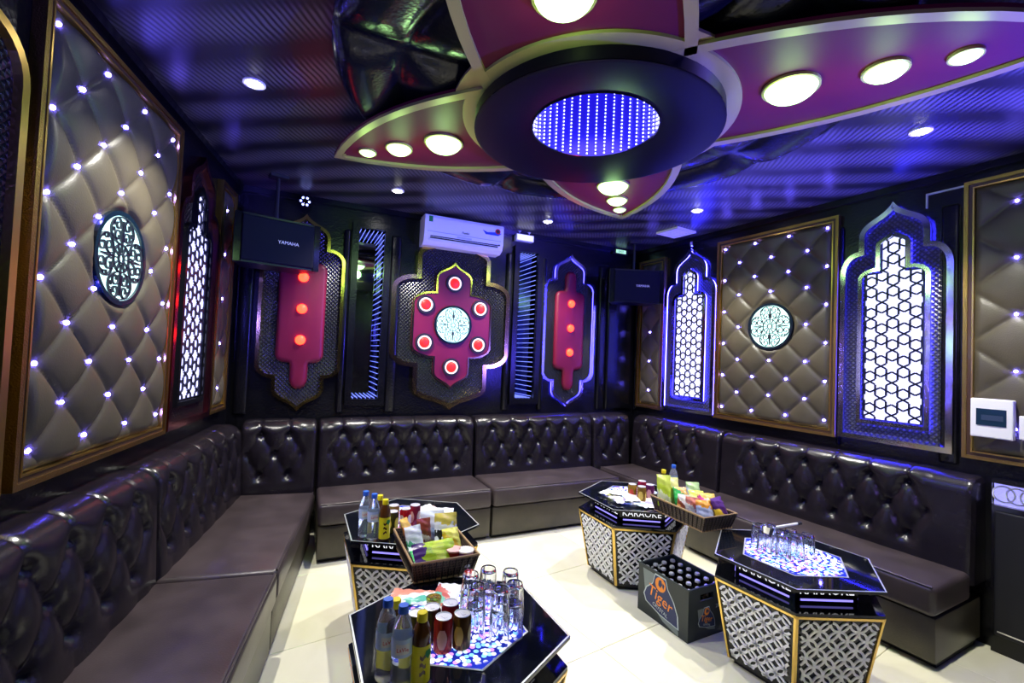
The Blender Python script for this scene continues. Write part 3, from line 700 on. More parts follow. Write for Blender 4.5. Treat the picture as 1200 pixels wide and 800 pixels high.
# ------------------------------------------------------------------ sofas
ROW = (.865, .71, .545)
def backrest(parent, u0, u1, b0, nb, du=.21, shift=0., name='backrest', zs=0.):
    prof = []
    for i in range(30): prof.append((.172 - .022 * i / 29, .36 + .50 * i / 29, 1., .04))
    for i in range(1, 14):
        a = PI / 2 * i / 13; prof.append((.065 + .085 * math.cos(a), .86 + .085 * math.sin(a), math.cos(a), math.sin(a)))
    for i in range(1, 5): prof.append((.065 - .064 * i / 4, .945, 0., 1.))
    nu = max(8, int((u1 - u0) / .0125)); bl, br = b0 - .5 * du, b0 + (nb - .5) * du
    b = MB(); uu = [u0 + (u1 - u0) * i / nu for i in range(nu + 1)]
    def sm(x): x = max(0., min(1., x)); return x * x * (3 - 2 * x)
    vs = []
    for w_, z, nx, nz in prof:
        for u in uu:
            p = (u - b0) / du; q = (z - ROW[0]) / .32; pu = abs(math.sin(PI * p))
            dia = (abs(math.sin(PI * (p + q))) * abs(math.sin(PI * (p - q)))) ** .5
            if z > ROW[0]:
                t_ = min(1., (z - ROW[0]) / .045) ** .5; f0 = ((p + .5) % 1. - .5) * du
                h = pu + (1 - pu) * t_ - .3 * math.exp(-(f0 / .007) ** 2)
            elif z < ROW[2]: k = sm((ROW[2] - z) / .07); h = dia * (1 - k) + k * (.75 + .25 * pu ** .5)
            else: h = dia
            mk = sm((u - bl + .03) / .06) * sm((br + .03 - u) / .06); h = h * mk + .8 * (1 - mk)
            e = min(u - u0, u1 - u); en = 1 - min(1, e / .03); ins = .035 * (1 - math.sqrt(max(0, 1 - en * en)))
            bd = 9.
            for zr, sh_ in ((ROW[0], 0.), (ROW[1], .5), (ROW[2], 0.)):
                f_ = (p - sh_ + .5) % 1. - .5; bd = min(bd, (f_ * du) ** 2 + (z - zr) ** 2)
            d = .034 * h - .012 - ins - .03 * mk * math.exp(-bd / .0006)
            vs.append((u, z + d * nz, max(.001, w_ + d * nx)))
    m_ = len(prof)
    fs = [(j * (nu + 1) + i, j * (nu + 1) + i + 1, (j + 1) * (nu + 1) + i + 1, (j + 1) * (nu + 1) + i) for j in range(m_ - 1) for i in range(nu)]
    k0 = len(vs); vs += [(u0, .36, .001), (u1, .36, .001)]
    fs += [tuple([k0] + [j * (nu + 1) for j in range(m_)])[::-1], tuple([k0 + 1] + [j * (nu + 1) + nu for j in range(m_)])]
    o = b.add(vs, fs).build(name, M_SOFA, parent, True)
    bt = MB().sphere((0, 0, 0), .011, sz=.6, n=8, k=5).mesh('button', M_SOFA, 'all')
    for j, z in enumerate(ROW):
        for i in range(nb - (1 if j == 1 else 0)):
            link('button', bt, o, T((b0 + (i + (.5 if j == 1 else 0)) * du, z, .125)))
    return o
def seat(parent, u0, u1, dpt, ztop=.43, w0=.16, ends=True):
    MB().rbox(u0 + .004, u1 - .004, .275, ztop, w0, dpt, .028, 4).build('seat_cushion', M_SEAT, parent, 'all')
    pp = [(u0 + .02, ztop - .002, dpt - .012), (u1 - .02, ztop - .002, dpt - .012)]; MB().tube(pp, .006, 6).build('piping', M_SEAT, parent)
    MB().rbox(u0 + .006, u1 - .006, .035, .27, .02, dpt - .02, .008, 2).build('base', M_BASE, parent, True)
    MB().box(u0 + .02, u1 - .02, .0, .034, .06, dpt - .07).build('plinth', M_BLACKM, parent)
GS = 'modules of the wrap-around leather sofa'
s1 = thing('sofa_section', 'near long section of the dark tufted sofa along the left wall', 'sofa', FL @ T((0, 0, 0)), GS)
seat(s1, -4.6, -1.535, .70); backrest(s1, -4.6, -1.525, -4.45, 14, .21)
s2 = thing('sofa_section', 'dark tufted sofa section filling the back left corner', 'sofa', FL @ T((0, 0, 0)), GS)
seat(s2, -1.53, -.19, .70); backrest(s2, -1.52, -.17, -1.375, 6, .21)
cr = backrest(s2, XL + .12, .165, XL + .26, 2, .2, name='corner_backrest'); cr.parent = None; cr.matrix_world = FB
cr.parent = s2; cr.matrix_parent_inverse = s2.matrix_world.inverted()
s3 = thing('sofa_section', 'left half of the dark tufted sofa along the back wall', 'sofa', FB @ T((0, 0, 0)), GS)
seat(s3, .175, 1.53, .655); backrest(s3, .175, 1.53, .365, 6, .2)
s4 = thing('sofa_section', 'right half of the dark tufted sofa along the back wall', 'sofa', FB @ T((0, 0, 0)), GS)
seat(s4, 1.54, 2.865, .655); backrest(s4, 1.54, 2.865, 1.72, 6, .2)
s5 = thing('sofa_section', 'dark tufted sofa section filling the back right corner', 'sofa', FR @ T((0, 0, 0)), GS)
seat(s5, .19, 1.285, .625); backrest(s5, .17, 1.285, .36, 4, .21)
cr = backrest(s5, 2.875, 3.37, 3.03, 2, .19, name='corner_backrest'); cr.matrix_parent_inverse = s5.matrix_world.inverted() @ FB
s6 = thing('sofa_section', 'end section of the dark tufted sofa along the right wall', 'sofa', FR @ T((0, 0, 0)), GS)
seat(s6, 1.295, 2.945, .625); backrest(s6, 1.295, 2.95, 1.585, 6, .21)

# ------------------------------------------------------------------ hexagonal tables
def hexa(r, a0=PI / 6): return [(r * math.cos(a0 + PI / 3 * k), r * math.sin(a0 + PI / 3 * k)) for k in range(6)]
ZT = .56
KAR = text_mesh('KARAOKE', .058, .0006, M_TEXTW)
def make_table(label, M):
    r = thing('hexagonal_table', label, 'table', M, 'hexagonal karaoke tables')
    rb, rt, zb_, zt_ = .325, .405, .03, .44
    lo, hi = hexa(rb), hexa(rt)
    MB().prism(hexa(rb - .03), 0, .03).build('foot', M_BLACKM, r)
    b = MB(); b.add([(x, y, zb_) for x, y in lo] + [(x, y, zt_) for x, y in hi], [tuple(range(6))[::-1], tuple(range(6, 12))] + [(i, (i + 1) % 6, 6 + (i + 1) % 6, 6 + i) for i in range(6)])
    b.build('pedestal', M_BLACK, r)
    # one lattice face, shared by the six sides
    ap_lo, ap_hi = rb * math.cos(PI / 6), rt * math.cos(PI / 6); sl_ = math.hypot(zt_ - zb_, ap_hi - ap_lo)
    trap = [(-rb / 2 + .022, .02), (rb / 2 - .022, .02), (rt / 2 - .022, sl_ - .026), (-rt / 2 + .022, sl_ - .026)]
    ins = inpoly(trap); fb = MB(); g = .074
    g = .09
    for j in range(-1, 7):
        for i in range(-4, 5):
            for ox in (0, .5): fb.ribbon(circ(g * .5, 32, (i + ox) * g, .03 + (j + ox) * g), .0112, .001, .006, True, inside=ins)
    face = fb.mesh('white_lattice', M_WHITEF)
    gold = MB().ribbon([(-rb / 2 + .003, 0), (-rt / 2 + .003, sl_)], .011, -.001, .005).ribbon([(-rt / 2, sl_ - .008), (rt / 2, sl_ - .008)], .012, -.001, .005).ribbon([(rt / 2 - .003, sl_), (rb / 2 - .003, 0)], .011, -.001, .005).mesh('gold_edging', M_GOLD)
    tf = MB().box(-.13, .13, .001, .07, .0, .002).mesh('tier_face', M_BLACK)
    for k in range(6):
        a = PI / 3 * k + PI / 3 * 0
        nrm = Vector((math.cos(a), math.sin(a), 0)); u = Vector((-math.sin(a), math.cos(a), 0))
        p0 = nrm * ap_lo + Vector((0, 0, zb_)); p1 = nrm * ap_hi + Vector((0, 0, zt_)); v = (p1 - p0).normalized(); n_ = u.cross(v)
        F = Matrix.Identity(4)
        for q in range(3): F[q][0] = u[q]; F[q][1] = v[q]; F[q][2] = n_[q]; F[q][3] = p0[q]
        link('white_lattice', face, r, F); link('gold_edging', gold, r, F)
        F2 = Matrix.Identity(4); vz = Vector((0, 0, 1)); o2 = nrm * (.30 * math.cos(PI / 6) + .001) + Vector((0, 0, zt_ + .012))
        for q in range(3): F2[q][0] = u[q]; F2[q][1] = vz[q]; F2[q][2] = u.cross(vz)[q]; F2[q][3] = o2[q]
        link('lettering', KAR, r, F2 @ T((0, .06, .001)))
        MB().box(-.125, .125, .012, .02, 0, .003).build('led_strip', M_TIERLED, r, M=F2)
    MB().prism(hexa(rt + .004), zt_, zt_ + .012).build('shelf', M_GLASSBLK, r)
    MB().prism(hexa(.30), zt_ + .012, ZT - .012).build('tier', M_BLACK, r)
    MB().prism(hexa(.415), ZT - .012, ZT).build('glass_top', M_GLASSBLK, r)
    MB().ring(hexa(.413), hexa(.406), ZT - .001, ZT + .0008).build('silver_line', M_EDGE, r)
    MB().prism(hexa(.255), ZT, ZT + .0012).build('light_panel', M_FLORAL, r); MB().ring(hexa(.263), hexa(.255), ZT, ZT + .0016).build('panel_border', M_EDGE, r)
    return r
TA = (.65, 2.725); TBc = (.575, 1.615); TC = (2.305, 2.682); TD = (2.415, 1.568)
ta = make_table('hexagonal black table at back left with water bottles, tissue packs and snack basket', T((*TA, 0)))
dup(ta, T((*TBc, 0)), 'hexagonal black table at front left crowded with bottles, cans and tumblers')
dup(ta, T((*TC, 0)), 'hexagonal black table at back right with a tissue pile behind the beer crate')
dup(ta, T((*TD, 0)) @ RZ(math.radians(6)), 'hexagonal black table at front right with glasses on its glowing floral panel')

# ------------------------------------------------------------------ drinks
def water_bottle(label, x, y, group='blue-capped water bottles', z=ZT + .002, rz=0.):
    r = thing('water_bottle', label, 'bottle', T((x, y, z)) @ RZ(rz), group)
    P = [(.002, .004), (.027, .0), (.031, .008)]
    for k in range(7): P += [(.0315, .014 + .011 * k), (.0295, .019 + .011 * k)]
    P += [(.0315, .095), (.0315, .15), (.030, .165), (.022, .195), (.0135, .212), (.0125, .222)]
    MB().lathe(P, 24).build('bottle_body', M_PET, r, True)
    MB().lathe([(.0322, .098), (.0322, .15)], 24, cap=False).build('label_sleeve', M_WATERLABEL, r, True)
    l = MB(); 
    MB().lathe([(.0155, .215), (.0155, .234), (.0145, .237)], 20).build('cap', M_CAPBLUE, r, True)
    for a in (0, 2.1, 4.2):
        MB().grid(8, 3, lambda u, v, a=a: (.0328 * math.cos(a - 1.57 + (u - .5) * 1.3), .0328 * math.sin(a - 1.57 + (u - .5) * 1.3), .108 + .03 * v)).build('label_oval', M_WHITEP, r, 'all')
    link('lettering', LAVIE, r, T((0, -.0338, .123)) @ Matrix.Rotation(PI / 2, 4, 'X'))
    return r
LAVIE = text_mesh('LaVie', .016, .0003, M_REDP)
water_bottle('blue-capped water bottle, leftmost on the front left table', .285, 1.435)
water_bottle('water bottle with its label facing out beside the front yellow tea bottle', .322, 1.385, rz=-.15)
water_bottle('blue-capped water bottle, rear one of two on the back left table', .362, 2.56)
water_bottle('blue-capped water bottle, nearer of two on the back left table', .398, 2.50)
water_bottle('blue-capped water bottle behind the snack basket on the back right table', 2.555, 2.56)
def tea(label, x, y):
    r = thing('tea_bottle', label, 'bottle', T((x, y, ZT + .002)), 'yellow-capped tea bottles')
    MB().lathe([(.002, .003), (.026, 0), (.029, .01), (.029, .14), (.027, .155), (.017, .18), (.013, .188)], 20).build('bottle_body', M_TEA, r, True)
    MB().lathe([(.0298, .012), (.0298, .122)], 20, cap=False).build('label_sleeve', M_TEALAB, r, True)
    MB().prism([(-.012, 0), (.0, -.014), (.012, 0), (.008, .012), (-.008, .012)], 0, .001).build('green_shield', M_GREENP, r, M=RZ(.5) @ T((0, -.0302, .098)) @ Matrix.Rotation(PI / 2, 4, 'X'))
    for k, zz in enumerate((.085, .062, .04)): MB().grid(5, 1, lambda u, v, zz=zz: (.0302 * math.cos(-1.9 + .6 * u), .0302 * math.sin(-1.9 + .6 * u), zz + .011 * v + .004 * math.sin(6 * u + zz * 100))).build('dark_script', M_TEA, r)
    MB().lathe([(.016, .185), (.016, .207), (.0145, .21)], 20).build('cap', M_CAPYEL, r, True)
tea('yellow-labelled tea bottle standing in front on the front left table', .378, 1.375)
tea('yellow-capped tea bottle half hidden behind the water bottles on the front left table', .318, 1.475)
tea('yellow-labelled tea bottle, nearer one beside the water on the back left table', .452, 2.475)
tea('yellow-labelled tea bottle, rear one beside the water on the back left table', .437, 2.555)
tea('yellow-capped bottle behind the snack basket on the back right table', 2.455, 2.555)
def can(label, x, y, c1, c2, rz=0.):
    r = thing('drink_can', label, 'can', T((x, y, ZT + .002)) @ RZ(rz), 'drink cans on the tables')
    mt = mat('can_%02d%02d%02d' % tuple(int(q * 99) for q in c1), c1, .22, .35)
    MB().lathe([(.024, .0), (.0315, .008), (.0315, .1), (.027, .112)], 24).build('can_body', mt, r, True)
    MB().lathe([(.027, .1121), (.0275, .115), (.025, .1155), (.0245, .113), (.002, .113)], 24).build('lid', M_ALU, r, True)
    m2 = mat('canprint_%02d%02d%02d' % tuple(int(q * 99) for q in c2), c2, .35)
    for a in (-.9, .7, 2.6): MB().grid(8, 5, lambda u, v, a=a: (.0318 * math.cos(a - 1.57 + (u - .5) * (1.1 * math.sin(PI * (.15 + .7 * v)))), .0318 * math.sin(a - 1.57 + (u - .5) * (1.1 * math.sin(PI * (.15 + .7 * v)))), .022 + .062 * v)).build('printed_badge', m2, r, 'all')
    MB().box(-.006, .006, -.012, .008, .113, .1145).build('pull_tab', M_ALU, r)
can('dark red soda can in front on the front left table', .483, 1.492, (.3, .012, .012), (.75, .4, .35), .5)
can('brown and gold coffee can beside the red soda can', .548, 1.488, (.12, .05, .012), (.65, .4, .05), .2)
can('silver-topped can just behind the front yellow tea bottle', .405, 1.545, (.05, .04, .02), (.5, .35, .05))
can('silver-topped dark can behind the red soda can', .462, 1.562, (.04, .03, .03), (.4, .35, .3))
can('silver-topped red can farthest back in the can cluster of the front left table', .53, 1.565, (.3, .02, .03), (.6, .6, .6))
can('black and yellow can next to the tea bottles on the back left table', .51, 2.56, (.05, .045, .01), (.7, .55, .03))
can('gold can behind the black and yellow can on the back left table', .535, 2.66, (.3, .2, .05), (.5, .1, .05))
can('bright red can in the row on the back left table', .585, 2.585, (.55, .01, .02), (.8, .6, .6))
can('maroon can behind the bright red can on the back left table', .65, 2.63, (.25, .02, .05), (.6, .4, .3))
can('golden can, leftmost on the back right table', 2.208, 2.60, (.45, .26, .04), (.5, .05, .03))
can('brown can in front of the golden can on the back right table', 2.232, 2.53, (.28, .15, .03), (.7, .5, .1))
can('red and purple can behind the others on the back right table', 2.335, 2.645, (.35, .015, .06), (.3, .1, .4))
can('purple can nearest the snack basket on the back right table', 2.325, 2.55, (.14, .02, .12), (.6, .3, .4))

# ------------------------------------------------------------------ glasses
GH = .122
gb = MB(); fl = []
NN = 40
def fluted(prof, n=NN, amp=.0012):
    vs = []; fs = []
    for r_, z_, f_ in prof: vs += [((r_ + f_ * amp * math.cos(10 * 2 * PI * k / n)) * math.cos(2 * PI * k / n), (r_ + f_ * amp * math.cos(10 * 2 * PI * k / n)) * math.sin(2 * PI * k / n), z_) for k in range(n)]
    for i in range(len(prof) - 1):
        for k in range(n): fs.append((i * n + k, i * n + (k + 1) % n, (i + 1) * n + (k + 1) % n, (i + 1) * n + k))
    fs.append(tuple(range(n))[::-1]); fs.append(tuple((len(prof) - 1) * n + k for k in range(n)))
    return vs, fs
gv, gf = fluted([(.001, GH - .014, 0), (.026, GH - .014, 0), (.0335, .004, 0), (.0345, 0, 0), (.0358, .001, 0), (.036, .03, 0), (.0345, .036, 1), (.0305, GH - .02, 1), (.0295, GH - .006, .3), (.027, GH, 0), (.001, GH, 0)])
gm = MB().add(gv, gf).mesh('drinking_glass', M_GLASS, True)
def glass(x, y, z, label, group):
    o = link('drinking_glass', gm, None, T((x, y, z)) @ RZ(random.random())); return tag(o, label, 'glass', group)
for x, y, nm in ((.615, 1.60, 'back left'), (.692, 1.615, 'back middle'), (.762, 1.565, 'back right'), (.605, 1.512, 'front left'), (.676, 1.462, 'front middle'), (.738, 1.478, 'front right')):
    glass(x, y, ZT + .0025, 'lower clear tumbler of the %s stack on the front left table' % nm, 'stacked tumblers on the front left table')
    glass(x, y, ZT + .0025 + .066, 'upper clear tumbler of the %s stack on the front left table' % nm, 'stacked tumblers on the front left table')
for x, y, nm in ((2.345, 1.715, 'leftmost in the back row'), (2.425, 1.69, 'rightmost in the back row'), (2.30, 1.645, 'leftmost in the middle row'), (2.375, 1.615, 'central in the middle row'), (2.45, 1.60, 'rightmost in the middle row'),
    (2.33, 1.56, 'leftmost in the front row'), (2.405, 1.535, 'central in the front row'), (2.475, 1.525, 'rightmost in the front row')):
    glass(x, y, ZT + .0025, 'clear upturned tumbler on the front right table, ' + nm, 'tumblers on the front right table')
gg = thing('olive_glass', 'small olive green glass behind the soda cans on the front left table', 'glass', T((.508, 1.70, ZT + .002)))
MB().lathe([(.001, .006), (.022, .006), (.028, .07), (.0265, .07)][::-1][1:] + [(.02, .004)], 20, cap=False).lathe([(.001, .0), (.022, 0), (.0235, .004), (.0295, .07), (.028, .0705)], 20, cap=True).build('cup', M_GREENGLASS, gg, True)
sc = thing('ice_scoop', 'steel ice scoop with pale handle lying across the upturned glasses', 'scoop', T((2.28, 1.605, ZT + GH + .004)) @ RZ(math.radians(-3)))
MB().lathe([(.03, .0), (.034, .035), (.032, .036), (.028, .002)], 18, Matrix.Rotation(.0, 4, 'Z'), cap=True).build('bowl', M_CHROME, sc, True)
MB().tube([(.03, 0, .022), (.12, -.004, .026), (.2, -.01, .03)], .007, 8).build('handle', M_WHITEP, sc, True)
MB().tube([(.2, -.01, .03), (.225, -.012, .031)], .0085, 8).build('handle_tip', M_BLACKM, sc, True)

# ------------------------------------------------------------------ packets
def pack_mesh(w_, h_, t, mt, crimp=.08):
    b = MB()
    def fn(sg):
        def f(u, v):
            x, y = u * 2 - 1, v * 2 - 1; q = max(0, 1 - abs(x) ** 2.6) ** .6 * max(0, 1 - (abs(y) / (1 - crimp)) ** 2.4 if abs(y) < 1 - crimp else 0) ** .6
            wob = .0018 * math.sin(9 * x + 5 * y) * (abs(y) > .6) + .002 * math.sin(13 * y + 3 * x)
            return (x * w_ / 2 * (1 - .06 * q), y * h_ / 2, sg * (t / 2 * q * (1 + .12 * math.sin(5 * x + 3 * y)) + .0006) + wob)
        return f
    b.grid(12, 16, fn(1)); o = len(b.v); 
    b.grid(12, 16, lambda u, v: fn(-1)(1 - u, v))
    return b.mesh('packet', mt, 'all')
def packet(name, label, cat, P, rot, size, mt, group=None):
    o = link(name, pack_mesh(*size, mt), None); o.matrix_world = T(P) @ Matrix.Rotation(rot[2], 4, 'Z') @ Matrix.Rotation(rot[0], 4, 'X') @ Matrix.Rotation(rot[1], 4, 'Y')
    return tag(o, label, cat, group)
WT = packmat('tissue_white', (.85, .85, .88), (.55, .72, .9), (.8, .83, .85), .4)
WG = packmat('tissue_green', (.85, .87, .85), (.1, .5, .35), (.8, .3, .2), .9)
WP = packmat('tissue_pink', (.88, .86, .87), (.85, .55, .5), (.75, .8, .85), -.3)
WV = packmat('tissue_violet', (.84, .82, .9), (.5, .45, .85), (.85, .8, .6), .2)
WY = packmat('tissue_lemon', (.85, .86, .55), (.75, .8, .2), (.8, .8, .8), .2)
GT = 'wet tissue packs'
for i, (x, y, z, rz, mt, lb_) in enumerate([
    (.655, 2.765, .012, .2, WT, 'flat white tissue packet lowest behind the cans on the back left table'),
    (.745, 2.72, .014, -.3, WT, 'blue-banded tissue packet in the middle of the back left table'),
    (.80, 2.79, .012, .5, WP, 'pink-printed tissue packet farthest right on the back left table'),
    (.70, 2.68, .034, .1, WT, 'white tissue packet on top of the pile on the back left table'),
    (.785, 2.655, .012, -.5, WV, 'pale violet tissue packet nearest the basket on the back left table')]):
    packet('tissue_packet', lb_, 'tissue packet', (x, y, ZT + z + .004), (.05 * (i % 3), .04 * (i % 2), rz), (.10, .17, .022), mt, GT)
packet('tissue_packet', 'green and white tissue packet behind the olive glass on the front left table', 'tissue packet', (.47, 1.83, ZT + .016), (0, 0, 1.1), (.11, .2, .024), WG, GT)
packet('tissue_packet', 'red-printed tissue packet beside the green one on the front left table', 'tissue packet', (.59, 1.80, ZT + .018), (0, .05, -.5), (.1, .18, .024), packmat('tissue_red', (.55, .12, .1), (.15, .5, .35), (.85, .85, .85), .6), GT)
packet('tissue_packet', 'violet-printed packet lying left of the tumblers on the front left table', 'tissue packet', (.575, 1.685, ZT + .014), (0, 0, .3), (.07, .12, .016), WV, GT)
for i, (x, y, z, rz, mt, lb_) in enumerate([
    (2.12, 2.73, .012, .3, WY, 'lemon-tinted tissue packet at the left of the pile on the back right table'),
    (2.10, 2.61, .013, -.2, WV, 'violet tissue packet lying flat in the pile on the back right table'),
    (2.17, 2.50, .013, .6, WT, 'white tissue packet nearest the camera on the back right table'),
    (2.15, 2.66, .034, .9, WT, 'blue-banded tissue packet on top of the pile on the back right table'),
    (2.16, 2.56, .036, -.4, WP, 'pink-printed tissue packet on top of the pile on the back right table'),
    (2.27, 2.46, .013, -.7, WV, 'pale violet tissue packet beside the basket on the back right table')]):
    packet('tissue_packet', lb_, 'tissue packet', (x, y, ZT + z + .004), (.05 * (i % 3), .04 * (i % 2), rz), (.10, .16, .022), mt, GT)

# ------------------------------------------------------------------ baskets of snacks
def basket(label, cx, cy, W, L, rz):
    r = thing('snack_basket', label, 'basket', T((cx, cy, ZT + .003)) @ RZ(rz), 'wicker snack baskets')
    H = .095; k = .87
    def rr(s, z): return [(-W / 2 * s, -L / 2 * s, z), (W / 2 * s, -L / 2 * s, z), (W / 2 * s, L / 2 * s, z), (-W / 2 * s, L / 2 * s, z)]
    vs = rr(k, 0) + rr(1, H) + rr(.965, H) + rr(k - .035, .008)
    fs = [(3, 2, 1, 0)] + [(i, (i + 1) % 4, 4 + (i + 1) % 4, 4 + i) for i in range(4)] + [(4 + i, 4 + (i + 1) % 4, 8 + (i + 1) % 4, 8 + i) for i in range(4)] + [(8 + i, 8 + (i + 1) % 4, 12 + (i + 1) % 4, 12 + i) for i in range(4)] + [(12, 13, 14, 15)]
    MB().add(vs, fs).build('woven_body', M_WICKER, r)
    MB().tube(rr(.985, H), .006, 8, True).build('rim', M_RATTAN, r); MB().tube(rr(k + .01, .006), .005, 8, True).build('foot_braid', M_RATTAN, r)
    stx = MB()
    nst = 13
    for sx in (-1, 1):
        for i in range(nst):
            t = -1 + 2 * (i + .5) / nst
            stx.tube([(sx * W / 2 * (k + .012), t * L / 2 * k, .004), (sx * W / 2 * 1.008, t * L / 2, H - .004)], .003, 5)
    for sy in (-1, 1):
        for i in range(nst - 3):
            t = -1 + 2 * (i + .5) / (nst - 3)
            stx.tube([(t * W / 2 * k, sy * L / 2 * (k + .01), .004), (t * W / 2, sy * L / 2 * 1.006, H - .004)], .003, 5)
    o = stx.build('stakes', mat('dark_wicker_stake', (.016, .009, .007), .45), r, 'all'); o['kind'] = 'stuff'
    return r
BA = (.628, 2.14); BC = (2.322, 2.165)
basket('dark wicker snack basket bridging the two left tables', *BA, .305, .42, 0.)
basket('dark wicker snack basket bridging the two right tables', *BC, .27, .465, -.02)
GP = 'snack packs in the wicker baskets'
zb0 = ZT + .012
def snack(label, B, x, y, z, rot, size, mt): packet('snack_pack', label, 'snack pack', (B[0] + x, B[1] + y, zb0 + z), rot, size, mt, GP)
up = 1.25
snack('purple and lime snack bag lying at the front of the left basket', BA, -.03, -.135, .085, (-.75, 0, .12 + PI), (.2, .12, .045), packmat('lime_bag', (.35, .5, .02), (.5, .6, .05), (.06, .015, .14), PI / 2 + .1))
snack('black and white chip bag standing in the left basket', BA, .065, .03, .125, (up, 0, -.1), (.11, .15, .04), packmat('bw_bag', (.85, .85, .85), (.02, .02, .02), (.75, .6, .1), .1))
snack('yellow and orange chip bag in the middle of the left basket', BA, .07, -.06, .10, (1.0, .1, .2), (.09, .12, .035), packmat('yellow_bag', (.75, .5, .02), (.7, .2, .02), (.8, .75, .1), .6))
snack('green snack bag lying under the others in the left basket', BA, -.02, -.05, .055, (.3, 0, .1), (.2, .13, .04), packmat('green_bag', (.02, .35, .08), (.05, .5, .12), (.7, .8, .7), .3))
snack('orange snack bag leaning in the rear left of the left basket', BA, -.10, .10, .10, (1.0, .3, .7), (.09, .15, .035), packmat('orange_bag', (.75, .25, .02), (.6, .1, .02), (.8, .5, .1), .3))
snack('white and green pointed snack bag at the left of the left basket', BA, -.09, .02, .095, (1.1, -.2, .3), (.08, .13, .03), packmat('white_green', (.8, .83, .8), (.1, .45, .2), (.8, .8, .8), .3))
snack('brown snack bag standing behind the green one in the left basket', BA, -.035, .06, .11, (up, 0, .1), (.07, .13, .03), packmat('brown_bag', (.25, .06, .03), (.6, .5, .4), (.3, .05, .03), .2))
snack('pale blue snack bag standing at the back of the left basket', BA, .02, .11, .115, (up, 0, -.1), (.12, .15, .035), packmat('pale_blue_bag', (.7, .78, .85), (.35, .5, .65), (.8, .85, .9), .1))
snack('silver-white snack bag lying highest in the left basket', BA, .07, .14, .13, (.5, 0, -.4), (.12, .16, .035), WT)
def tub(label, x, y, c, cl):
    r = thing('snack_tub', label, 'tub', T((BA[0] + x, BA[1] + y, zb0 + .002)) , GP)
    MB().lathe([(.026, 0), (.034, .085), (.036, .09)], 20).build('cup', mat('tub_%d' % int(c[0] * 99), c, .4), r, True); MB().lathe([(.037, .0901), (.037, .097), (.03, .099), (.002, .099)], 20).build('lid', cl, r, True)
    MB().grid(6, 2, lambda u, v: (.0335 * math.cos(-2.0 + .8 * u), .0335 * math.sin(-2.0 + .8 * u), .03 + .035 * v)).build('printed_label', M_WHITEP, r)
tub('red snack tub at the front right of the left basket', .055, -.14, (.55, .015, .02), mat('pink_lid', (.8, .4, .35), .4))
tub('violet-sided snack tub with pale lid in the right corner of the left basket', .102, -.165, (.45, .1, .45), mat('cream_lid', (.85, .78, .72), .4))
snack('tall lime green snack bag at the back left of the right basket', BC, -.07, .17, .13, (1.25, .25, -.5), (.1, .2, .04), packmat('lime2', (.55, .7, .05), (.75, .8, .45), (.6, .7, .1), .3))
snack('bright yellow-green bag standing beside the tall lime bag in the right basket', BC, -.005, .165, .12, (1.25, .1, -.4), (.1, .18, .04), packmat('lime3', (.65, .75, .05), (.7, .8, .1), (.8, .8, .3), .8))
snack('green crinkled chip bag in the right basket', BC, .02, .09, .10, (1.0, 0, -.5), (.12, .13, .06), packmat('green2', (.02, .35, .05), (.05, .55, .1), (.7, .4, .1), .8))
snack('silver grey pointed bag standing at the back of the right basket', BC, .08, .06, .12, (1.2, .2, -.4), (.1, .16, .035), packmat('silver2', (.6, .68, .68), (.75, .8, .8), (.5, .7, .3), .5))
snack('pale yellow bag in the middle of the right basket', BC, .05, .0, .10, (.9, .1, -.5), (.1, .14, .04), packmat('paley', (.7, .75, .25), (.8, .8, .75), (.6, .65, .1), .5))
snack('brown and orange nut bag standing at the front edge of the right basket', BC, -.07, .0, .085, (1.25, 0, -.9), (.075, .13, .04), packmat('nut', (.35, .08, .03), (.65, .3, .05), (.75, .7, .6), .5))
snack('cream and grey nut bag standing beside the brown one in the right basket', BC, -.07, -.075, .085, (1.25, 0, -.8), (.085, .14, .045), packmat('nut2', (.65, .62, .55), (.3, .28, .3), (.5, .15, .1), .4))
snack('silver blue bag with orange top at the front of the right basket', BC, -.045, -.145, .09, (1.15, 0, -.5), (.1, .13, .045), packmat('silverblue', (.4, .45, .6), (.55, .6, .75), (.75, .3, .03), .1))
snack('magenta and white bag in the right half of the right basket', BC, .055, -.08, .105, (.9, .1, -.4), (.12, .14, .045), packmat('magenta', (.6, .05, .25), (.85, .8, .8), (.7, .5, .1), .6))
snack('purple and yellow chip bag at the near right end of the right basket', BC, .055, -.165, .10, (1.1, 0, .2), (.12, .14, .05), packmat('purpley', (.08, .02, .12), (.75, .5, .03), (.1, .03, .2), .6))

# ------------------------------------------------------------------ beer crate
CM = T((2.172, 2.098, 0)) @ RZ(math.radians(2.5))
ck = thing('beer_crate', 'dark green plastic beer crate on the floor between the right tables', 'crate', CM)
W, L, H, t = .298, .392, .288, .012
b = MB()
b.box(-W / 2, W / 2, -L / 2, L / 2, 0, .012)
b.box(-W / 2, -W / 2 + t, -L / 2, L / 2, .012, H); b.box(W / 2 - t, W / 2, -L / 2, L / 2, .012, H)
for s in (-1, 1):
    y0, y1 = (-L / 2, -L / 2 + t) if s < 0 else (L / 2 - t, L / 2)
    b.box(-W / 2 + t, W / 2 - t, y0, y1, .012, .21); b.box(-W / 2 + t, -.055, y0, y1, .21, H); b.box(.055, W / 2 - t, y0, y1, .21, H); b.box(-.055, .055, y0, y1, .248, H)
b.build('crate_shell', M_CRATE, ck)
dv = MB()
for i in range(1, 4): dv.box(-W / 2 + i * W / 4 - .002, -W / 2 + i * W / 4 + .002, -L / 2 + t, L / 2 - t, .012, .17)
for j in range(1, 6): dv.box(-W / 2 + t, W / 2 - t, -L / 2 + j * L / 6 - .002, -L / 2 + j * L / 6 + .002, .012, .17)
dv.build('dividers', M_CRATE, ck)
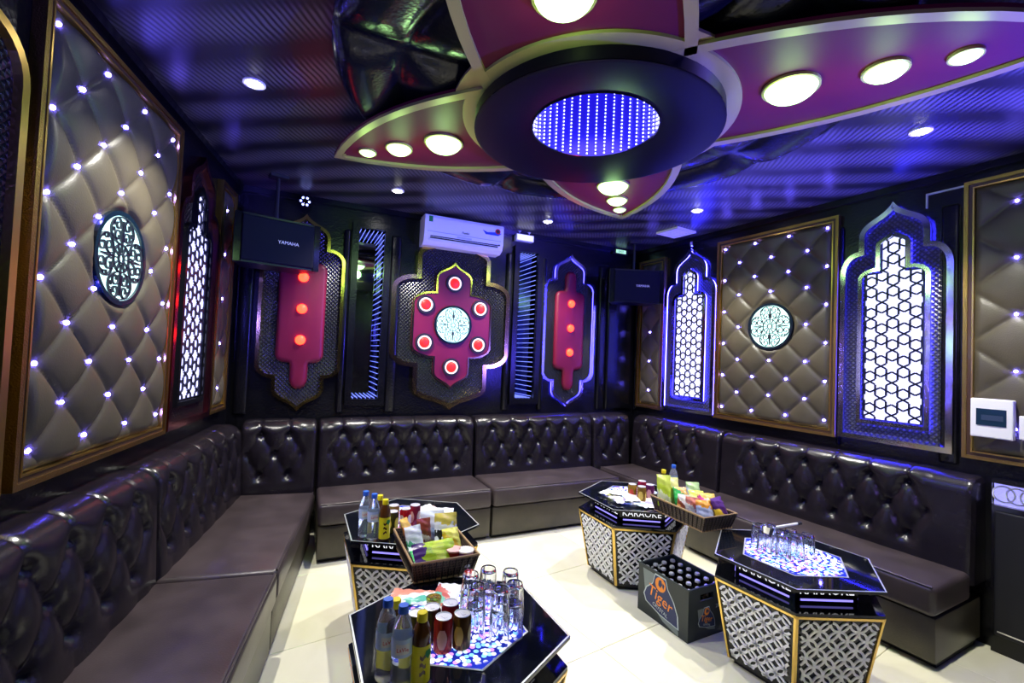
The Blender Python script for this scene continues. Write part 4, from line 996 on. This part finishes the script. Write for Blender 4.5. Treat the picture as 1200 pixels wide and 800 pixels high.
def emblem(F, s):
    g = thing if False else None
    def bp(poly, z0, z1, mt, nm): MB().prism([(x * s, y * s) for x, y in poly], z0, z1).build(nm, mt, ck, M=F)
    bp([(-.12, .10), (-.04, .10), (.115, -.10), (.115, -.12), (.02, -.10), (-.10, -.02)], 0, .0008, mat('faded_silver_print', (.16, .2, .2), .45), 'silver_panel')
    bott = [(-.035, .10), (.03, .10), (.045, .06), (.08, .02), (.105, -.03), (.11, -.085), (.0, -.075), (-.09, -.05), (-.105, -.02), (-.09, .015), (-.05, .05)]
    bp([(x * 1.07, y * 1.07) for x, y in bott], .0008, .0014, M_SILVERP, 'silver_outline'); bp(bott, .0014, .002, M_NAVY, 'navy_field')
    bp(circ(.034, 18, .0, .066), .002, .0026, M_ORANGE, 'orange_emblem'); bp([(-.01, .085), (.004, .09), (.012, .07), (0, .05), (-.014, .06)], .0026, .003, M_NAVY, 'emblem_stripe')
    bp([(.014, .08), (.026, .072), (.02, .05), (.012, .062)], .0026, .003, M_NAVY, 'emblem_stripe')
    Ft = F @ Matrix.Rotation(-.22, 4, 'Z')
    link('lettering', text_mesh('Tiger', .075 * s, .0004, M_ORANGE), ck, Ft @ T((.0, .0, .0026))); 
    link('lettering', text_mesh('CRYSTAL', .024 * s, .0003, M_SILVERP), ck, Ft @ T((.012 * s, -.052 * s, .0026)))
def face(nx, ny, off, z):
    n_ = Vector((nx, ny, 0)); u = Vector((0, 0, 1)).cross(n_); F = Matrix.Identity(4)
    for q in range(3): F[q][0] = u[q]; F[q][1] = (0, 0, 1)[q]; F[q][2] = n_[q]; F[q][3] = (n_ * off)[q]
    F[2][3] = z; return F
emblem(face(-1, 0, W / 2 + .0005, .148) @ T((-.01, 0, 0)), 1.22); emblem(face(0, -1, L / 2 + .0005, .105) @ T((.0, 0, 0)), .62)
link('lettering', text_mesh('20', .03, .0004, M_SILVERP), ck, face(0, -1, L / 2 + .001, .16) @ T((.09, 0, 0)))
bb = thing('beer_bottle', 'dark capped beer bottle standing in the beer crate', 'bottle', CM @ T((-W / 2 + W / 8, -L / 2 + L / 12, .0125)), 'beer bottles in the crate')
MB().lathe([(.002, .003), (.026, 0), (.029, .008), (.029, .14), (.025, .165), (.0145, .2), (.0125, .243), (.0145, .245), (.0145, .252)], 16).build('bottle_body', M_BOTTLE, bb, True)
MB().lathe([(.0158, .246), (.0158, .254), (.013, .259), (.002, .26)], 14).build('cap', M_ALU, bb, True)
for i in range(4):
    for j in range(6):
        if (i, j) != (0, 0): dup(bb, CM @ T((-W / 2 + (i + .5) * W / 4, -L / 2 + (j + .5) * L / 6, .0125)), 'dark capped beer bottle standing in the beer crate')
